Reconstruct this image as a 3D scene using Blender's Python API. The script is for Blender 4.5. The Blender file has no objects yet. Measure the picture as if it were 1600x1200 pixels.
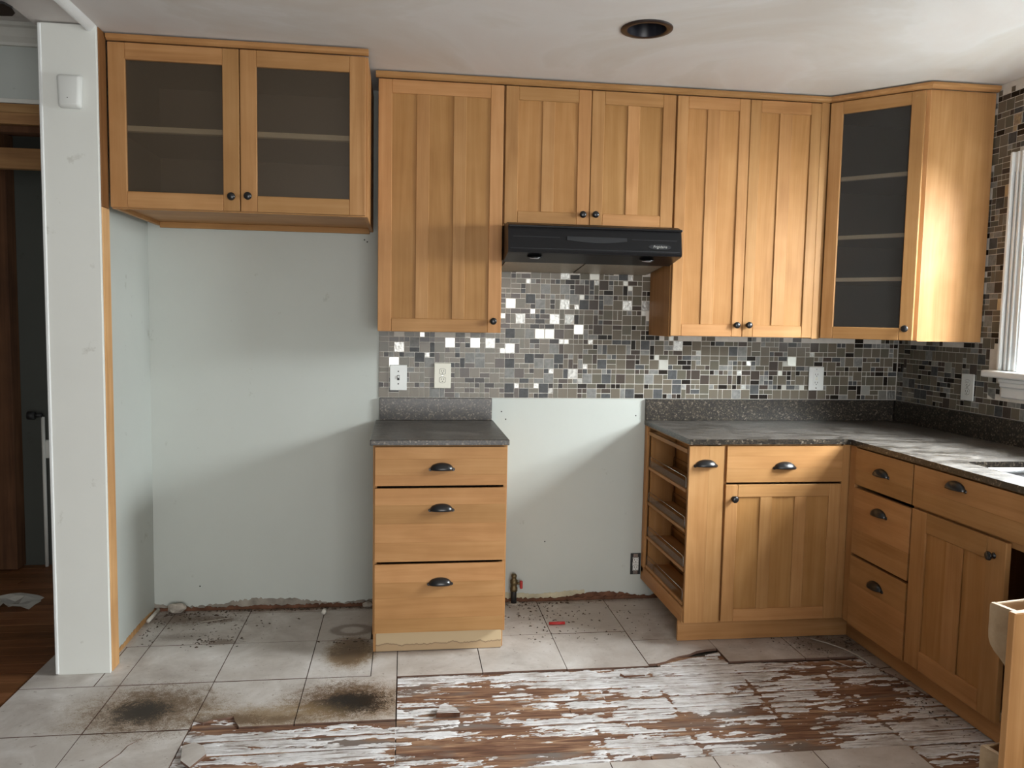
import bpy, bmesh, math, random
import numpy as np
from mathutils import Vector, Matrix
from mathutils.geometry import tessellate_polygon
random.seed(7)
SC = bpy.context.scene
COL = SC.collection
R = math.radians

# ------------------------------------------------------------------ camera
CAM = Vector((0.1217, -3.8639, 1.4053)); YAW, TILT, ROLL, FPX = R(7.6345), R(4.6086), R(1.0382), 1245.9
cd = bpy.data.cameras.new('camera'); cam = bpy.data.objects.new('camera', cd); COL.objects.link(cam)
fwd = Vector((math.sin(YAW)*math.cos(TILT), math.cos(YAW)*math.cos(TILT), -math.sin(TILT)))
rt = Vector((math.cos(YAW), -math.sin(YAW), 0)); up = rt.cross(fwd)
r2 = rt*math.cos(ROLL)+up*math.sin(ROLL); u2 = -rt*math.sin(ROLL)+up*math.cos(ROLL)
cam.matrix_world = Matrix(((r2.x,u2.x,-fwd.x,CAM.x),(r2.y,u2.y,-fwd.y,CAM.y),(r2.z,u2.z,-fwd.z,CAM.z),(0,0,0,1)))
cd.sensor_width = 36; cd.lens = FPX/1600*36; cd.clip_start = .05
SC.camera = cam

# ------------------------------------------------------------------ world, daylight, exposure
W = 2.674            # right wall plane
CZ = 2.456           # ceiling height
WIN = (-1.85, -.84, 1.225, 2.06)      # sink window: y0, y1, z0, z1
wd = bpy.data.worlds.new('world'); SC.world = wd; wd.use_nodes = True
wd.node_tree.nodes['Background'].inputs[0].default_value = (.93, .97, 1, 1)
wd.node_tree.nodes['Background'].inputs[1].default_value = .38
def area(name, loc, rot, sx, sy, e, col=(1,1,1)):
    l = bpy.data.lights.new(name, 'AREA'); l.shape = 'RECTANGLE'; l.size = sx; l.size_y = sy; l.energy = e; l.color = col
    o = bpy.data.objects.new(name, l); COL.objects.link(o); o.location = loc; o.rotation_euler = rot; return o
# daylight standing in the sink window (right wall) and an added fill lamp behind the camera
area('daylight_sink_window_sky', (W+.75, -1.45, 2.35), (0, R(78), 0), 1.3, 2.8, 820, (.95,.985,1))
area('daylight_sink_window_garden', (W+.70, -1.40, 1.10), (0, R(90), 0), 1.1, 2.8, 70, (.96,1,.97))
area('fill_behind_camera', (.9, -6.62, 1.10), (R(90), 0, 0), 2.6, 2.0, 100, (1,.985,.965))
SC.view_settings.view_transform = 'Standard'; SC.view_settings.look = 'None'
SC.view_settings.gamma = 1; SC.view_settings.use_curve_mapping = False
SC.view_settings.exposure = 0.36

# ------------------------------------------------------------------ material helpers
def new_mat(name):
    m = bpy.data.materials.new(name); m.use_nodes = True
    nt = m.node_tree; b = nt.nodes['Principled BSDF']; return m, nt, b
def N(nt, typ, **kw):
    n = nt.nodes.new(typ)
    for k, v in kw.items():
        if k in ('operation','data_type','blend_type','noise_dimensions','feature','wave_type','clamp'): setattr(n, k, v)
        else: n.inputs[k].default_value = v
    return n
def ramp(nt, fac, stops):
    r = nt.nodes.new('ShaderNodeValToRGB'); e = r.color_ramp.elements
    while len(e) < len(stops): e.new(.5)
    for el, (p, c) in zip(e, stops): el.position = p; el.color = (*c, 1) if len(c) == 3 else c
    nt.links.new(fac, r.inputs[0]); return r.outputs[0]
def mixc(nt, fac, a, b, mode='MIX'):
    m = nt.nodes.new('ShaderNodeMix'); m.data_type = 'RGBA'; m.blend_type = mode
    for s, v in ((m.inputs[0], fac), (m.inputs[6], a), (m.inputs[7], b)):
        if hasattr(v, 'links') or hasattr(v, 'is_linked'): nt.links.new(v, s)
        elif isinstance(v, (int, float)): s.default_value = v
        else: s.default_value = (*v, 1)
    return m.outputs[2]
def mth(nt, op, a, b=None, c=None, clamp=False):
    m = nt.nodes.new('ShaderNodeMath'); m.operation = op; m.use_clamp = clamp
    for i, v in enumerate((a, b, c)):
        if v is None: continue
        if hasattr(v, 'is_linked'): nt.links.new(v, m.inputs[i])
        else: m.inputs[i].default_value = v
    return m.outputs[0]
def noise(nt, vec, scale, detail=4, rough=.55, dist=0.0):
    n = N(nt, 'ShaderNodeTexNoise'); n.inputs['Scale'].default_value = scale; n.inputs['Detail'].default_value = detail
    n.inputs['Roughness'].default_value = rough; n.inputs['Distortion'].default_value = dist
    if vec is not None: nt.links.new(vec, n.inputs['Vector'])
    return n.outputs[0]
def coords(nt, scale=(1,1,1), rnd=True, geo=False):
    if geo: v = nt.nodes.new('ShaderNodeNewGeometry').outputs['Position']
    else: v = nt.nodes.new('ShaderNodeTexCoord').outputs['Object']
    if rnd:
        oi = nt.nodes.new('ShaderNodeObjectInfo'); s = N(nt, 'ShaderNodeVectorMath', operation='SCALE')
        c = N(nt, 'ShaderNodeCombineXYZ'); nt.links.new(oi.outputs['Random'], c.inputs[0])
        nt.links.new(mth(nt, 'MULTIPLY', oi.outputs['Random'], 3.7), c.inputs[1]); nt.links.new(mth(nt, 'MULTIPLY', oi.outputs['Random'], 7.3), c.inputs[2])
        nt.links.new(c.outputs[0], s.inputs[0]); s.inputs['Scale'].default_value = 11
        a = N(nt, 'ShaderNodeVectorMath', operation='ADD'); nt.links.new(v, a.inputs[0]); nt.links.new(s.outputs[0], a.inputs[1]); v = a.outputs[0]
    m = N(nt, 'ShaderNodeMapping'); m.inputs['Scale'].default_value = scale; nt.links.new(v, m.inputs['Vector'])
    return m.outputs[0]
def bump(nt, b, h, strength=.2, dist=.002):
    n = N(nt, 'ShaderNodeBump'); n.inputs['Strength'].default_value = strength; n.inputs['Distance'].default_value = dist
    nt.links.new(h, n.inputs['Height']); nt.links.new(n.outputs[0], b.inputs['Normal'])
def plain(name, col, rough=.5, metal=0, spec=.5, vary=0.0, scale=8, bmp=0):
    m, nt, b = new_mat(name); b.inputs['Roughness'].default_value = rough; b.inputs['Metallic'].default_value = metal
    b.inputs['Specular IOR Level'].default_value = spec
    if vary:
        n = noise(nt, coords(nt), scale, 5, .6)
        c = ramp(nt, n, [(.3, tuple(x*(1-vary) for x in col)), (.7, tuple(min(1, x*(1+vary)) for x in col))]); nt.links.new(c, b.inputs['Base Color'])
        if bmp: bump(nt, b, n, bmp)
    else: b.inputs['Base Color'].default_value = (*col, 1)
    return m
def wood(name, axis, lo, mid, hi, rough=.46, var=.20, coat=.0):
    m, nt, b = new_mat(name)
    sc = [16, 16, 16]; sc[axis] = 1.1; v = coords(nt, tuple(sc)); n1 = noise(nt, v, 1.0, 4, .5, 1.4)
    sf = [120, 120, 120]; sf[axis] = 3.0; n2 = noise(nt, coords(nt, tuple(sf)), 1.0, 3, .6)
    sb = [3.2, 3.2, 3.2]; n3 = noise(nt, coords(nt, tuple(sb)), 1.0, 3, .6)      # blotchy finish
    f = mth(nt, 'ADD', mth(nt, 'MULTIPLY', n1, .46), mth(nt, 'ADD', mth(nt, 'MULTIPLY', n2, .18), mth(nt, 'MULTIPLY', n3, .40)))
    c = ramp(nt, f, [(.36, lo), (.52, mid), (.68, hi)])
    oi = nt.nodes.new('ShaderNodeObjectInfo'); h = N(nt, 'ShaderNodeHueSaturation')
    nt.links.new(mth(nt, 'ADD', mth(nt, 'MULTIPLY', oi.outputs['Random'], var), 1-var*.5), h.inputs['Value'])
    nt.links.new(mth(nt, 'ADD', mth(nt, 'MULTIPLY', oi.outputs['Random'], -.006), .5045), h.inputs['Hue'])
    nt.links.new(c, h.inputs['Color']); nt.links.new(h.outputs[0], b.inputs['Base Color'])
    b.inputs['Roughness'].default_value = rough; b.inputs['Specular IOR Level'].default_value = .15
    bump(nt, b, n2, .06, .001); return m
ML, MM, MH = (.31,.150,.056), (.395,.202,.080), (.47,.256,.110)
M = {}
M['wv'] = wood('maple_vertical_grain', 2, ML, MM, MH)
M['wx'] = wood('maple_crosswise_grain', 0, ML, MM, MH)
M['wy'] = wood('maple_depthwise_grain', 1, ML, MM, MH)
M['wpanel'] = wood('maple_veneer_panel', 2, (.285,.136,.044), (.36,.180,.064), (.425,.226,.088))
M['wpale'] = wood('pale_birch', 0, (.36,.25,.155), (.44,.315,.20), (.50,.37,.25), .5, .1)
M['edge'] = wood('pale_shelf_edge', 0, (.66,.56,.40), (.74,.64,.47), (.80,.70,.53), .5, .05)
M['pine'] = wood('raw_pine_stud', 2, (.42,.22,.09), (.56,.32,.14), (.66,.41,.21), .7, .1)
M['stainwood'] = wood('brown_stained_pine', 2, (.13,.055,.018), (.19,.085,.030), (.25,.12,.045), .6, .1)
M['header'] = wood('old_header_board', 0, (.20,.10,.045), (.30,.16,.07), (.38,.22,.10), .6, .2)
M['darkstud'] = wood('shade_darkened_stud', 2, (.05,.022,.012), (.09,.04,.02), (.13,.06,.03), .7, .2)  # closet studs kept very dark: shade is put into the wood colour
M['hard'] = wood('reddish_hardwood', 0, (.10,.038,.016), (.17,.07,.03), (.24,.11,.05), .4, .35)
M['black'] = plain('black_hardware', (.010,.010,.011), .28)
M['hoodblack'] = plain('black_enamel', (.008,.008,.009), .3, 0, .25)
M['hoodpanel'] = plain('dark_grey_panel', (.020,.021,.023), .45, 0, .3)
M['filter'] = plain('aluminium_filter', (.42,.38,.31), .45, .6, .5, .1, 60)
M['white'] = plain('white_plastic', (.70,.72,.70), .35)
M['ivory'] = plain('ivory_plastic', (.68,.66,.56), .35)
M['slot'] = plain('dark_slot', (.01,.01,.01), .6)
M['trim'] = plain('white_trim_paint', (.72,.74,.74), .4, 0, .4, .03, 6)
M['crown'] = plain('cream_trim_paint', (.60,.60,.56), .5, 0, .4, .06, 6)
M['steel'] = plain('stainless_steel', (.55,.56,.58), .25, 1)
M['wire'] = plain('chrome_wire', (.6,.6,.6), .2, 1)
M['brass'] = plain('tarnished_brass', (.16,.12,.06), .5, .7, .5, .3, 60)
M['red'] = plain('red_plastic', (.42,.02,.02), .45)
M['bronze'] = plain('bronze_trim', (.022,.012,.010), .35)
M['baffle'] = plain('black_baffle', (.012,.012,.018), .3)
M['lens'] = plain('frosted_lens', (.75,.73,.76), .5)
M['plaster'] = plain('broken_plaster', (.42,.38,.33), .9, 0, .3, .35, 30, .6)
M['crumb'] = plain('dark_crumbs', (.07,.048,.034), .9)
M['pvc'] = plain('white_pvc', (.66,.64,.58), .4)
M['rust'] = plain('dark_valve', (.012,.012,.012), .6)
M['fibre'] = plain('torn_brown_fibre', (.13,.06,.035), .9, 0, .3, .4, 20, .5)
M['inside'] = plain('cabinet_interior', (.13,.105,.08), .6, 0, .3, .06, 4)
M['insidegrey'] = plain('cabinet_interior_grey', (.12,.112,.10), .6, 0, .3, .06, 4)
M['kickraw'] = None
def paint(name, col, vary, rough=.6, bmp=.05):
    m, nt, b = new_mat(name); v = coords(nt, (1,1,1), False, True)
    n = noise(nt, v, 2.2, 5, .6); n2 = noise(nt, v, 60, 3, .5); n3 = noise(nt, v, 11, 4, .65)
    c = ramp(nt, n, [(.3, tuple(x*(1-vary) for x in col)), (.7, tuple(x*(1+vary*.6) for x in col))])
    sc = ramp(nt, n3, [(.27, (.82,.81,.79)), (.34, (1,1,1))])
    nt.links.new(mixc(nt, 1.0, c, sc, 'MULTIPLY'), b.inputs['Base Color'])
    b.inputs['Roughness'].default_value = rough; b.inputs['Specular IOR Level'].default_value = .3
    bump(nt, b, n2, bmp, .002); return m
M['paint'] = paint('pale_grey_green_paint', (.50,.53,.50), .035)
M['postpaint'] = paint('off_white_drywall', (.74,.755,.72), .03)
M['closetshade'] = paint('closet_paint_with_shade', (.06,.064,.056), .06)  # the closet's deep shade is put into this near-black wall colour
M['hallpaint'] = paint('grey_hall_paint', (.44,.47,.45), .05)
def ceiling_mat():
    m, nt, b = new_mat('patched_ceiling_plaster'); v = coords(nt, (1,1,1), False, True)
    n = noise(nt, v, 1.1, 5, .6, .8); n2 = noise(nt, v, 30, 3, .5)
    c = ramp(nt, n, [(.38, (.65,.62,.585)), (.47, (.69,.675,.655)), (.5, (.72,.71,.70)), (.66, (.685,.655,.635))])
    nt.links.new(c, b.inputs['Base Color']); b.inputs['Roughness'].default_value = .75; b.inputs['Specular IOR Level'].default_value = .2
    bump(nt, b, n2, .05, .002); return m
M['ceil'] = ceiling_mat()
def stone():
    m, nt, b = new_mat('speckled_dark_quartz'); v = coords(nt, (1,1,1), False, True)
    vo = N(nt, 'ShaderNodeTexVoronoi'); vo.inputs['Scale'].default_value = 175; nt.links.new(v, vo.inputs['Vector'])
    sp = nt.nodes.new('ShaderNodeSeparateColor'); nt.links.new(vo.outputs['Color'], sp.inputs[0])
    c = ramp(nt, sp.outputs[0], [(0, (.010,.009,.008)), (.45, (.022,.018,.014)), (.75, (.045,.036,.026)), (.92, (.085,.068,.048)), (.975, (.16,.135,.105))])
    # dusty film lying on the upward-facing surface
    g = nt.nodes.new('ShaderNodeNewGeometry'); sx = nt.nodes.new('ShaderNodeSeparateXYZ'); nt.links.new(g.outputs['Normal'], sx.inputs[0])
    mp = N(nt, 'ShaderNodeMapping'); mp.inputs['Scale'].default_value = (4, 8, 3); nt.links.new(v, mp.inputs['Vector'])
    d = noise(nt, mp.outputs[0], 1.8, 8, .72, .8); dm = mth(nt, 'MULTIPLY', ramp_f(nt, d, .36, .66), mth(nt, 'GREATER_THAN', sx.outputs[2], .9))
    nt.links.new(mixc(nt, mth(nt, 'MULTIPLY', dm, .75), c, (.20,.185,.17)), b.inputs['Base Color'])
    nt.links.new(mth(nt, 'ADD', mth(nt, 'MULTIPLY', dm, .30), .28), b.inputs['Roughness']); b.inputs['Specular IOR Level'].default_value = .5
    return m
def ramp_f(nt, f, a, b_):
    n = N(nt, 'ShaderNodeMapRange'); n.inputs[1].default_value = a; n.inputs[2].default_value = b_; nt.links.new(f, n.inputs[0]); return n.outputs[0]
M['stone'] = stone()
def glass(name, tint, rough=.05, gl=.07, haze=0, hcol=(.1,.1,.1)):
    m = bpy.data.materials.new(name); m.use_nodes = True; nt = m.node_tree; nt.nodes.clear()
    o = nt.nodes.new('ShaderNodeOutputMaterial'); t = nt.nodes.new('ShaderNodeBsdfTransparent'); g = nt.nodes.new('ShaderNodeBsdfGlossy'); d = nt.nodes.new('ShaderNodeBsdfDiffuse')
    t.inputs[0].default_value = (*tint, 1); g.inputs['Roughness'].default_value = rough; d.inputs[0].default_value = (*hcol, 1)
    m1 = nt.nodes.new('ShaderNodeMixShader'); m1.inputs[0].default_value = haze; m2 = nt.nodes.new('ShaderNodeMixShader'); m2.inputs[0].default_value = gl
    nt.links.new(t.outputs[0], m1.inputs[1]); nt.links.new(d.outputs[0], m1.inputs[2]); nt.links.new(m1.outputs[0], m2.inputs[1]); nt.links.new(g.outputs[0], m2.inputs[2]); nt.links.new(m2.outputs[0], o.inputs[0])
    return m
M['glass'] = glass('window_glass', (.97,.98,.98)); M['smoked'] = glass('hazy_brown_glass', (.90,.88,.85), .4, .02, .30, (.120,.088,.056)); M['smokedgrey'] = glass('hazy_grey_glass', (.90,.89,.88), .4, .02, .30, (.075,.072,.068)); M['acrylic'] = glass('clear_strip', (.9,.9,.88))
def kick_raw():
    m, nt, b = new_mat('water_stained_toe_board'); v = coords(nt, (1,1,1), False, True)
    s = nt.nodes.new('ShaderNodeSeparateXYZ'); nt.links.new(v, s.inputs[0])
    mp = N(nt, 'ShaderNodeMapping'); mp.inputs['Scale'].default_value = (1,1,.1); nt.links.new(v, mp.inputs['Vector'])
    e = mth(nt, 'SUBTRACT', mth(nt, 'ADD', mth(nt, 'MULTIPLY', noise(nt, mp.outputs[0], 14, 4, .6), .055), .004), s.outputs[2])
    st = ramp_f(nt, e, -.002, .004); line = mth(nt, 'SUBTRACT', 1, mth(nt, 'MULTIPLY', mth(nt, 'ABSOLUTE', e), 260), clamp=True)
    c = mixc(nt, st, (.56,.43,.26), (.47,.33,.19)); nt.links.new(mixc(nt, mth(nt, 'MULTIPLY', line, .75), c, (.12,.06,.025)), b.inputs['Base Color'])
    b.inputs['Roughness'].default_value = .6; return m
M['kickraw'] = kick_raw()

# floor tile: beige-grey ceramic with mould and water stains that sit at fixed places
def tile_mat():
    m, nt, b = new_mat('beige_ceramic_floor_tile'); v = coords(nt, (1,1,1), False, True)
    n = noise(nt, v, 5, 6, .65, .5); nf = noise(nt, v, 38, 5, .7); nn = noise(nt, v, 15, 6, .75, 1.2); nx = noise(nt, v, 120, 4, .7, 2.5)
    nbig = noise(nt, v, 1.3, 3, .6)
    c = ramp(nt, n, [(.32, (.40,.355,.32)), (.5, (.53,.49,.455)), (.62, (.62,.585,.555)), (.72,(.72,.695,.67))])
    c = mixc(nt, ramp_f(nt, nbig, .46, .80), c, (.40,.35,.305))
    # fine dirt specks
    c = mixc(nt, mth(nt, 'MULTIPLY', ramp_f(nt, nf, .62, .67), .6), c, (.17,.12,.085))
    def stain(col, cx, cy, rx, ry, soft, amt, nz=.55, ring=None, c=None):
        s = N(nt, 'ShaderNodeVectorMath', operation='SUBTRACT'); nt.links.new(v, s.inputs[0]); s.inputs[1].default_value = (cx, cy, 0)
        ml = N(nt, 'ShaderNodeVectorMath', operation='MULTIPLY'); nt.links.new(s.outputs[0], ml.inputs[0]); ml.inputs[1].default_value = (1/rx, 1/ry, 0)
        ln = N(nt, 'ShaderNodeVectorMath', operation='LENGTH'); nt.links.new(ml.outputs[0], ln.inputs[0])
        z = mth(nt, 'MULTIPLY_ADD', nn, 2.6, mth(nt, 'MULTIPLY_ADD', nf, 1.6, mth(nt, 'MULTIPLY', nx, 4.2)))
        d = mth(nt, 'MULTIPLY_ADD', mth(nt, 'SUBTRACT', z, 4.2), nz, ln.outputs['Value'])
        if ring: d = mth(nt, 'ADD', mth(nt, 'MULTIPLY', mth(nt, 'ABSOLUTE', mth(nt, 'SUBTRACT', d, 1)), ring), 0)
        k = mth(nt, 'MULTIPLY', mth(nt, 'SUBTRACT', 1, ramp_f(nt, d, 1-soft, 1+soft*.3)), amt)
        return mixc(nt, k, c, col)
    HB, BR, BK = (.25,.165,.078), (.105,.055,.024), (.013,.008,.005)
    for col, cx, cy, rx, ry, soft, amt, nz, ring in (
        (HB,-.07,-1.0,.25,.18,.6,.85,.45,None), (BR,-.09,-.98,.19,.14,.35,.9,.6,None), (BK,-.06,-1.0,.135,.085,.3,1,.6,None),
        (HB,-.78,-.99,.27,.19,.6,.8,.5,None), (BR,-.77,-.98,.19,.17,.35,.75,.75,None), (BK,-.80,-1.0,.10,.085,.3,.95,.85,None),
        (HB,-.10,-.55,.115,.17,.3,.9,.30,None), (BR,-.10,-.58,.08,.10,.35,.75,.6,None), (BR,-.09,-.46,.085,.06,.4,.6,.4,None), (BR,-.108,-.31,.075,.052,.5,.6,.12,2.6),
        (HB,-.36,-1.08,.27,.10,.6,.85,.45,None), (BR,-.48,-1.09,.15,.045,.4,.75,.6,None), (BR,-.30,-1.10,.12,.03,.4,.6,.7,None),
        (BR,-.90,-.12,.20,.085,.6,.8,.5,None), (BR,-.74,-.14,.14,.05,.5,.75,.6,None), (BR,-.66,-.40,.09,.03,.4,.7,.7,None), (BR,-.85,-.33,.12,.04,.4,.45,.7,None),
        (BR,.75,0,.8,.055,.6,.8,.5,None), (BR,-.4,0,.7,.06,.6,.9,.5,None), (BR,1.98,-.66,.18,.15,.5,.7,.7,None)):
        c = stain(col, cx, cy, rx, ry, soft, amt, nz, ring, c)
    nt.links.new(c, b.inputs['Base Color']); b.inputs['Roughness'].default_value = .42; b.inputs['Specular IOR Level'].default_value = .45
    bump(nt, b, n, .10, .003); return m
M['tile'] = tile_mat()
M['clay'] = plain('red_clay_tile_body', (.16,.095,.07), .9, 0, .3, .2, 30)
M['grout'] = plain('dirty_grout', (.14,.12,.10), .95, 0, .2, .4, 40)
def plank_mat():
    m, nt, b = new_mat('torn_brown_subfloor_wood'); v = coords(nt, (2.2, 26, 5)); v2 = coords(nt, (9, 120, 20)); vb = coords(nt, (1.2,4,1))
    n = noise(nt, v, 1.0, 5, .62, 1.8); n2 = noise(nt, v2, 1.0, 4, .6, .5); nb = noise(nt, vb, 1.8, 3, .6, .6)
    f = mth(nt, 'ADD', mth(nt, 'MULTIPLY', n, .65), mth(nt, 'MULTIPLY', n2, .35))
    c = ramp(nt, f, [(.30, (.055,.024,.014)), (.44, (.14,.062,.034)), (.55, (.26,.14,.078)), (.66, (.46,.30,.185))])
    c = mixc(nt, ramp_f(nt, nb, .56, .68), c, (.17,.135,.115))
    nt.links.new(c, b.inputs['Base Color']); b.inputs['Roughness'].default_value = .75; bump(nt, b, f, .6, .004); return m
M['plank'] = plank_mat()
def mortar_mat():
    m, nt, b = new_mat('white_thinset_mortar'); v = coords(nt, (1,1,1), False, True)
    mp = N(nt, 'ShaderNodeMapping'); mp.inputs['Scale'].default_value = (4.0, 95, 1); nt.links.new(v, mp.inputs['Vector'])
    w = noise(nt, mp.outputs[0], 1.6, 6, .72, .5); n = noise(nt, v, 7, 5, .65)
    c = ramp(nt, n, [(.32, (.46,.43,.40)), (.48, (.66,.645,.64)), (.66, (.78,.78,.79))])
    c = mixc(nt, mth(nt, 'MULTIPLY', ramp_f(nt, w, .525, .585), .78), c, (.16,.105,.075))
    nt.links.new(c, b.inputs['Base Color']); b.inputs['Roughness'].default_value = .62; b.inputs['Specular IOR Level'].default_value = .4
    bump(nt, b, w, .5, .003); return m
M['mortar'] = mortar_mat()

# ------------------------------------------------------------------ object helpers
ORG = {}           # world (or root-frame) origin of each parent object
def place(o, parent, loc):
    if parent is not None:
        o.parent = parent; loc = Vector(loc) - ORG[parent]
    o.location = loc
def link(name, me, parent=None, loc=(0,0,0), mat=None, rot=None):
    if mat is not None and not me.materials:
        for m_ in (mat if isinstance(mat, (list, tuple)) else [mat]): me.materials.append(M[m_])
    o = bpy.data.objects.new(name, me); COL.objects.link(o); ORG[o] = Vector(loc); place(o, parent, loc)
    if rot: o.rotation_euler = rot
    return o
def tag(o, label, cat=None, group=None, kind=None):
    if label: o['label'] = label
    if cat: o['category'] = cat
    if group: o['group'] = group
    if kind: o['kind'] = kind
    return o
def thing(name, loc, label, cat, group=None, rotz=0):
    o = bpy.data.objects.new(name, None); COL.objects.link(o); o.empty_display_size = .05; o.location = loc; o.rotation_euler = (0,0,rotz)
    ORG[o] = Vector((0,0,0)) if rotz else Vector(loc); return tag(o, label, cat, group)
def mesh_of(bm, name):
    bmesh.ops.recalc_face_normals(bm, faces=bm.faces); me = bpy.data.meshes.new(name); bm.to_mesh(me); bm.free(); return me
BOXES = {}
def box_mesh(sx, sy, sz, mat, bev=0, seg=1):
    k = (round(sx,4), round(sy,4), round(sz,4), mat, bev, seg)
    if k in BOXES: return BOXES[k]
    bm = bmesh.new(); bmesh.ops.create_cube(bm, size=1); bmesh.ops.scale(bm, vec=(sx, sy, sz), verts=bm.verts)
    if bev: bmesh.ops.bevel(bm, geom=bm.edges[:], offset=min(bev, .45*min(sx,sy,sz)), segments=seg, affect='EDGES', profile=.5)
    me = mesh_of(bm, 'box'); me.materials.append(M[mat]); BOXES[k] = me; return me
def box(name, x0, x1, y0, y1, z0, z1, mat, parent=None, bev=.0012, seg=1):
    x0, x1 = sorted((x0,x1)); y0, y1 = sorted((y0,y1)); z0, z1 = sorted((z0,z1))
    return link(name, box_mesh(x1-x0, y1-y0, z1-z0, mat, bev, seg), parent, ((x0+x1)/2, (y0+y1)/2, (z0+z1)/2))
def prism_mesh(outer, holes, a0, a1, plane='xy', mats=None):
    """polygon with holes extruded; plane xy -> z, yz -> x, xz -> y"""
    loops = [outer]+list(holes); vs = []
    def P(u, v, a): return {'xy': (u,v,a), 'yz': (a,u,v), 'xz': (u,a,v)}[plane]
    bm = bmesh.new(); lo = [[bm.verts.new(P(u,v,a0)) for u, v in L] for L in loops]; hi = [[bm.verts.new(P(u,v,a1)) for u, v in L] for L in loops]
    fl = [v for L in lo for v in L]; fh = [v for L in hi for v in L]
    for t in tessellate_polygon([[Vector((u,v,0)) for u, v in L] for L in loops]):
        for f in (fl, fh):
            try: bm.faces.new([f[i] for i in t])
            except ValueError: pass
    side = []
    for A, B in zip(lo, hi):
        for i in range(len(A)):
            j = (i+1) % len(A); side.append(bm.faces.new((A[i], A[j], B[j], B[i])))
    if mats:
        for f in side: f.material_index = 1
    return mesh_of(bm, 'prism')
def prism(name, outer, holes, a0, a1, plane, mat, parent=None):
    return link(name, recentre(prism_mesh(outer, holes, a0, a1, plane, isinstance(mat, (list,tuple)))), parent, LASTC[0], mat)
LASTC = [None]
def recentre(me):
    n = len(me.vertices); co = np.empty(n*3); me.vertices.foreach_get('co', co); co = co.reshape(-1,3); c = (co.min(0)+co.max(0))/2
    co -= c; me.vertices.foreach_set('co', co.ravel()); LASTC[0] = Vector(c); return me
def lathe_mesh(prof, n=20, axis='z'):
    bm = bmesh.new(); rings = []
    for r, h in prof:
        if r < 1e-6: rings.append([bm.verts.new((0,0,h))])
        else: rings.append([bm.verts.new((r*math.cos(2*math.pi*i/n), r*math.sin(2*math.pi*i/n), h)) for i in range(n)])
    for A, B in zip(rings, rings[1:]):
        for i in range(n):
            j = (i+1) % n
            if len(A) == 1 and len(B) == 1: continue
            if len(A) == 1: bm.faces.new((A[0], B[i], B[j]))
            elif len(B) == 1: bm.faces.new((A[i], A[j], B[0]))
            else: bm.faces.new((A[i], A[j], B[j], B[i]))
    if axis == '-y': bmesh.ops.rotate(bm, verts=bm.verts, cent=(0,0,0), matrix=Matrix.Rotation(R(90), 3, 'X'))
    for f in bm.faces: f.smooth = True
    return mesh_of(bm, 'lathe')
def tube_mesh(pts, r, n=8):
    bm = bmesh.new(); rings = []; pts = [Vector(p) for p in pts]
    for i, p in enumerate(pts):
        d = (pts[min(i+1, len(pts)-1)]-pts[max(i-1,0)]).normalized(); a = d.orthogonal().normalized() if abs(d.z) > .9 else d.cross(Vector((0,0,1))).normalized(); b = d.cross(a)
        rr = r[i] if isinstance(r, (list,tuple)) else r
        rings.append([bm.verts.new(p+a*rr*math.cos(2*math.pi*k/n)+b*rr*math.sin(2*math.pi*k/n)) for k in range(n)])
    for A, B in zip(rings, rings[1:]):
        for k in range(n): bm.faces.new((A[k], A[(k+1)%n], B[(k+1)%n], B[k]))
    bm.faces.new(rings[0]); bm.faces.new(rings[-1])
    for f in bm.faces: f.smooth = True
    return mesh_of(bm, 'tube')
def tube(name, pts, r, mat, parent=None, n=8):
    return link(name, recentre(tube_mesh(pts, r, n)), parent, LASTC[0], mat)

# ------------------------------------------------------------------ the room shell
def S(o): o['kind'] = 'structure'; return o
XA = -1.047     # alcove side wall face
wall_back = S(box('wall_back', -1.2, W+.15, 0.0, .12, -.03, 2.70, 'paint', None, 0))
# right wall with the sink window opening
wall_right = S(prism('wall_right', [(-6.5,-.03), (0,-.03), (0,CZ), (-6.5,CZ)], [[(WIN[0],WIN[2]), (WIN[0],WIN[3]), (WIN[1],WIN[3]), (WIN[1],WIN[2])]], W, W+.15, 'yz', 'paint'))
# partition ending in the white post
wall_left = S(box('wall_left', -1.198, XA, -.655, 0, -.012, CZ, 'paint', None, 0))
box('drywall_end', -1.205, -1.012, -.672, -.656, 0, CZ-.004, 'postpaint', wall_left, .002)
box('corner_bead', -1.213, -1.2005, -.676, -.60, .004, CZ-.006, 'trim', wall_left, .003)
box('stud', XA+.001, -1.009, -.655, -.583, 0, 1.80, 'pine', wall_left, .002)
box('stained_stud_top', XA+.001, -1.009, -.655, -.583, 1.801, CZ-.003, 'stainwood', wall_left, .002)
# ceiling of the kitchen with the round hole for the recessed lamp
LX, LY, LR = .972, -.992, .078
hole = [(LX+LR*math.cos(-2*math.pi*i/32), LY+LR*math.sin(-2*math.pi*i/32)) for i in range(32)]
ceiling = S(prism('ceiling', [(-1.03,-6.5), (W+.15,-6.5), (W+.15,.0), (-1.03,.0)], [hole], CZ, CZ+.10, 'xy', 'ceil'))
S(box('ceiling_beam', -1.24, -1.031, -6.5, 0, CZ+.001, 2.66, 'ceil', None, 0))
S(box('ceiling_hall', -4.5, -1.2405, -6.5, 0, 2.645, 2.75, 'ceil', None, 0))
q = [(0,0)]+[(.026*math.cos(a), -.026*math.sin(a)) for a in np.linspace(0, math.pi/2, 7)]
S(prism('trim_1', [(-1.040+x, CZ-.0005+z) for x, z in q], [], -6.0, -.60, 'xz', 'trim'))
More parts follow.
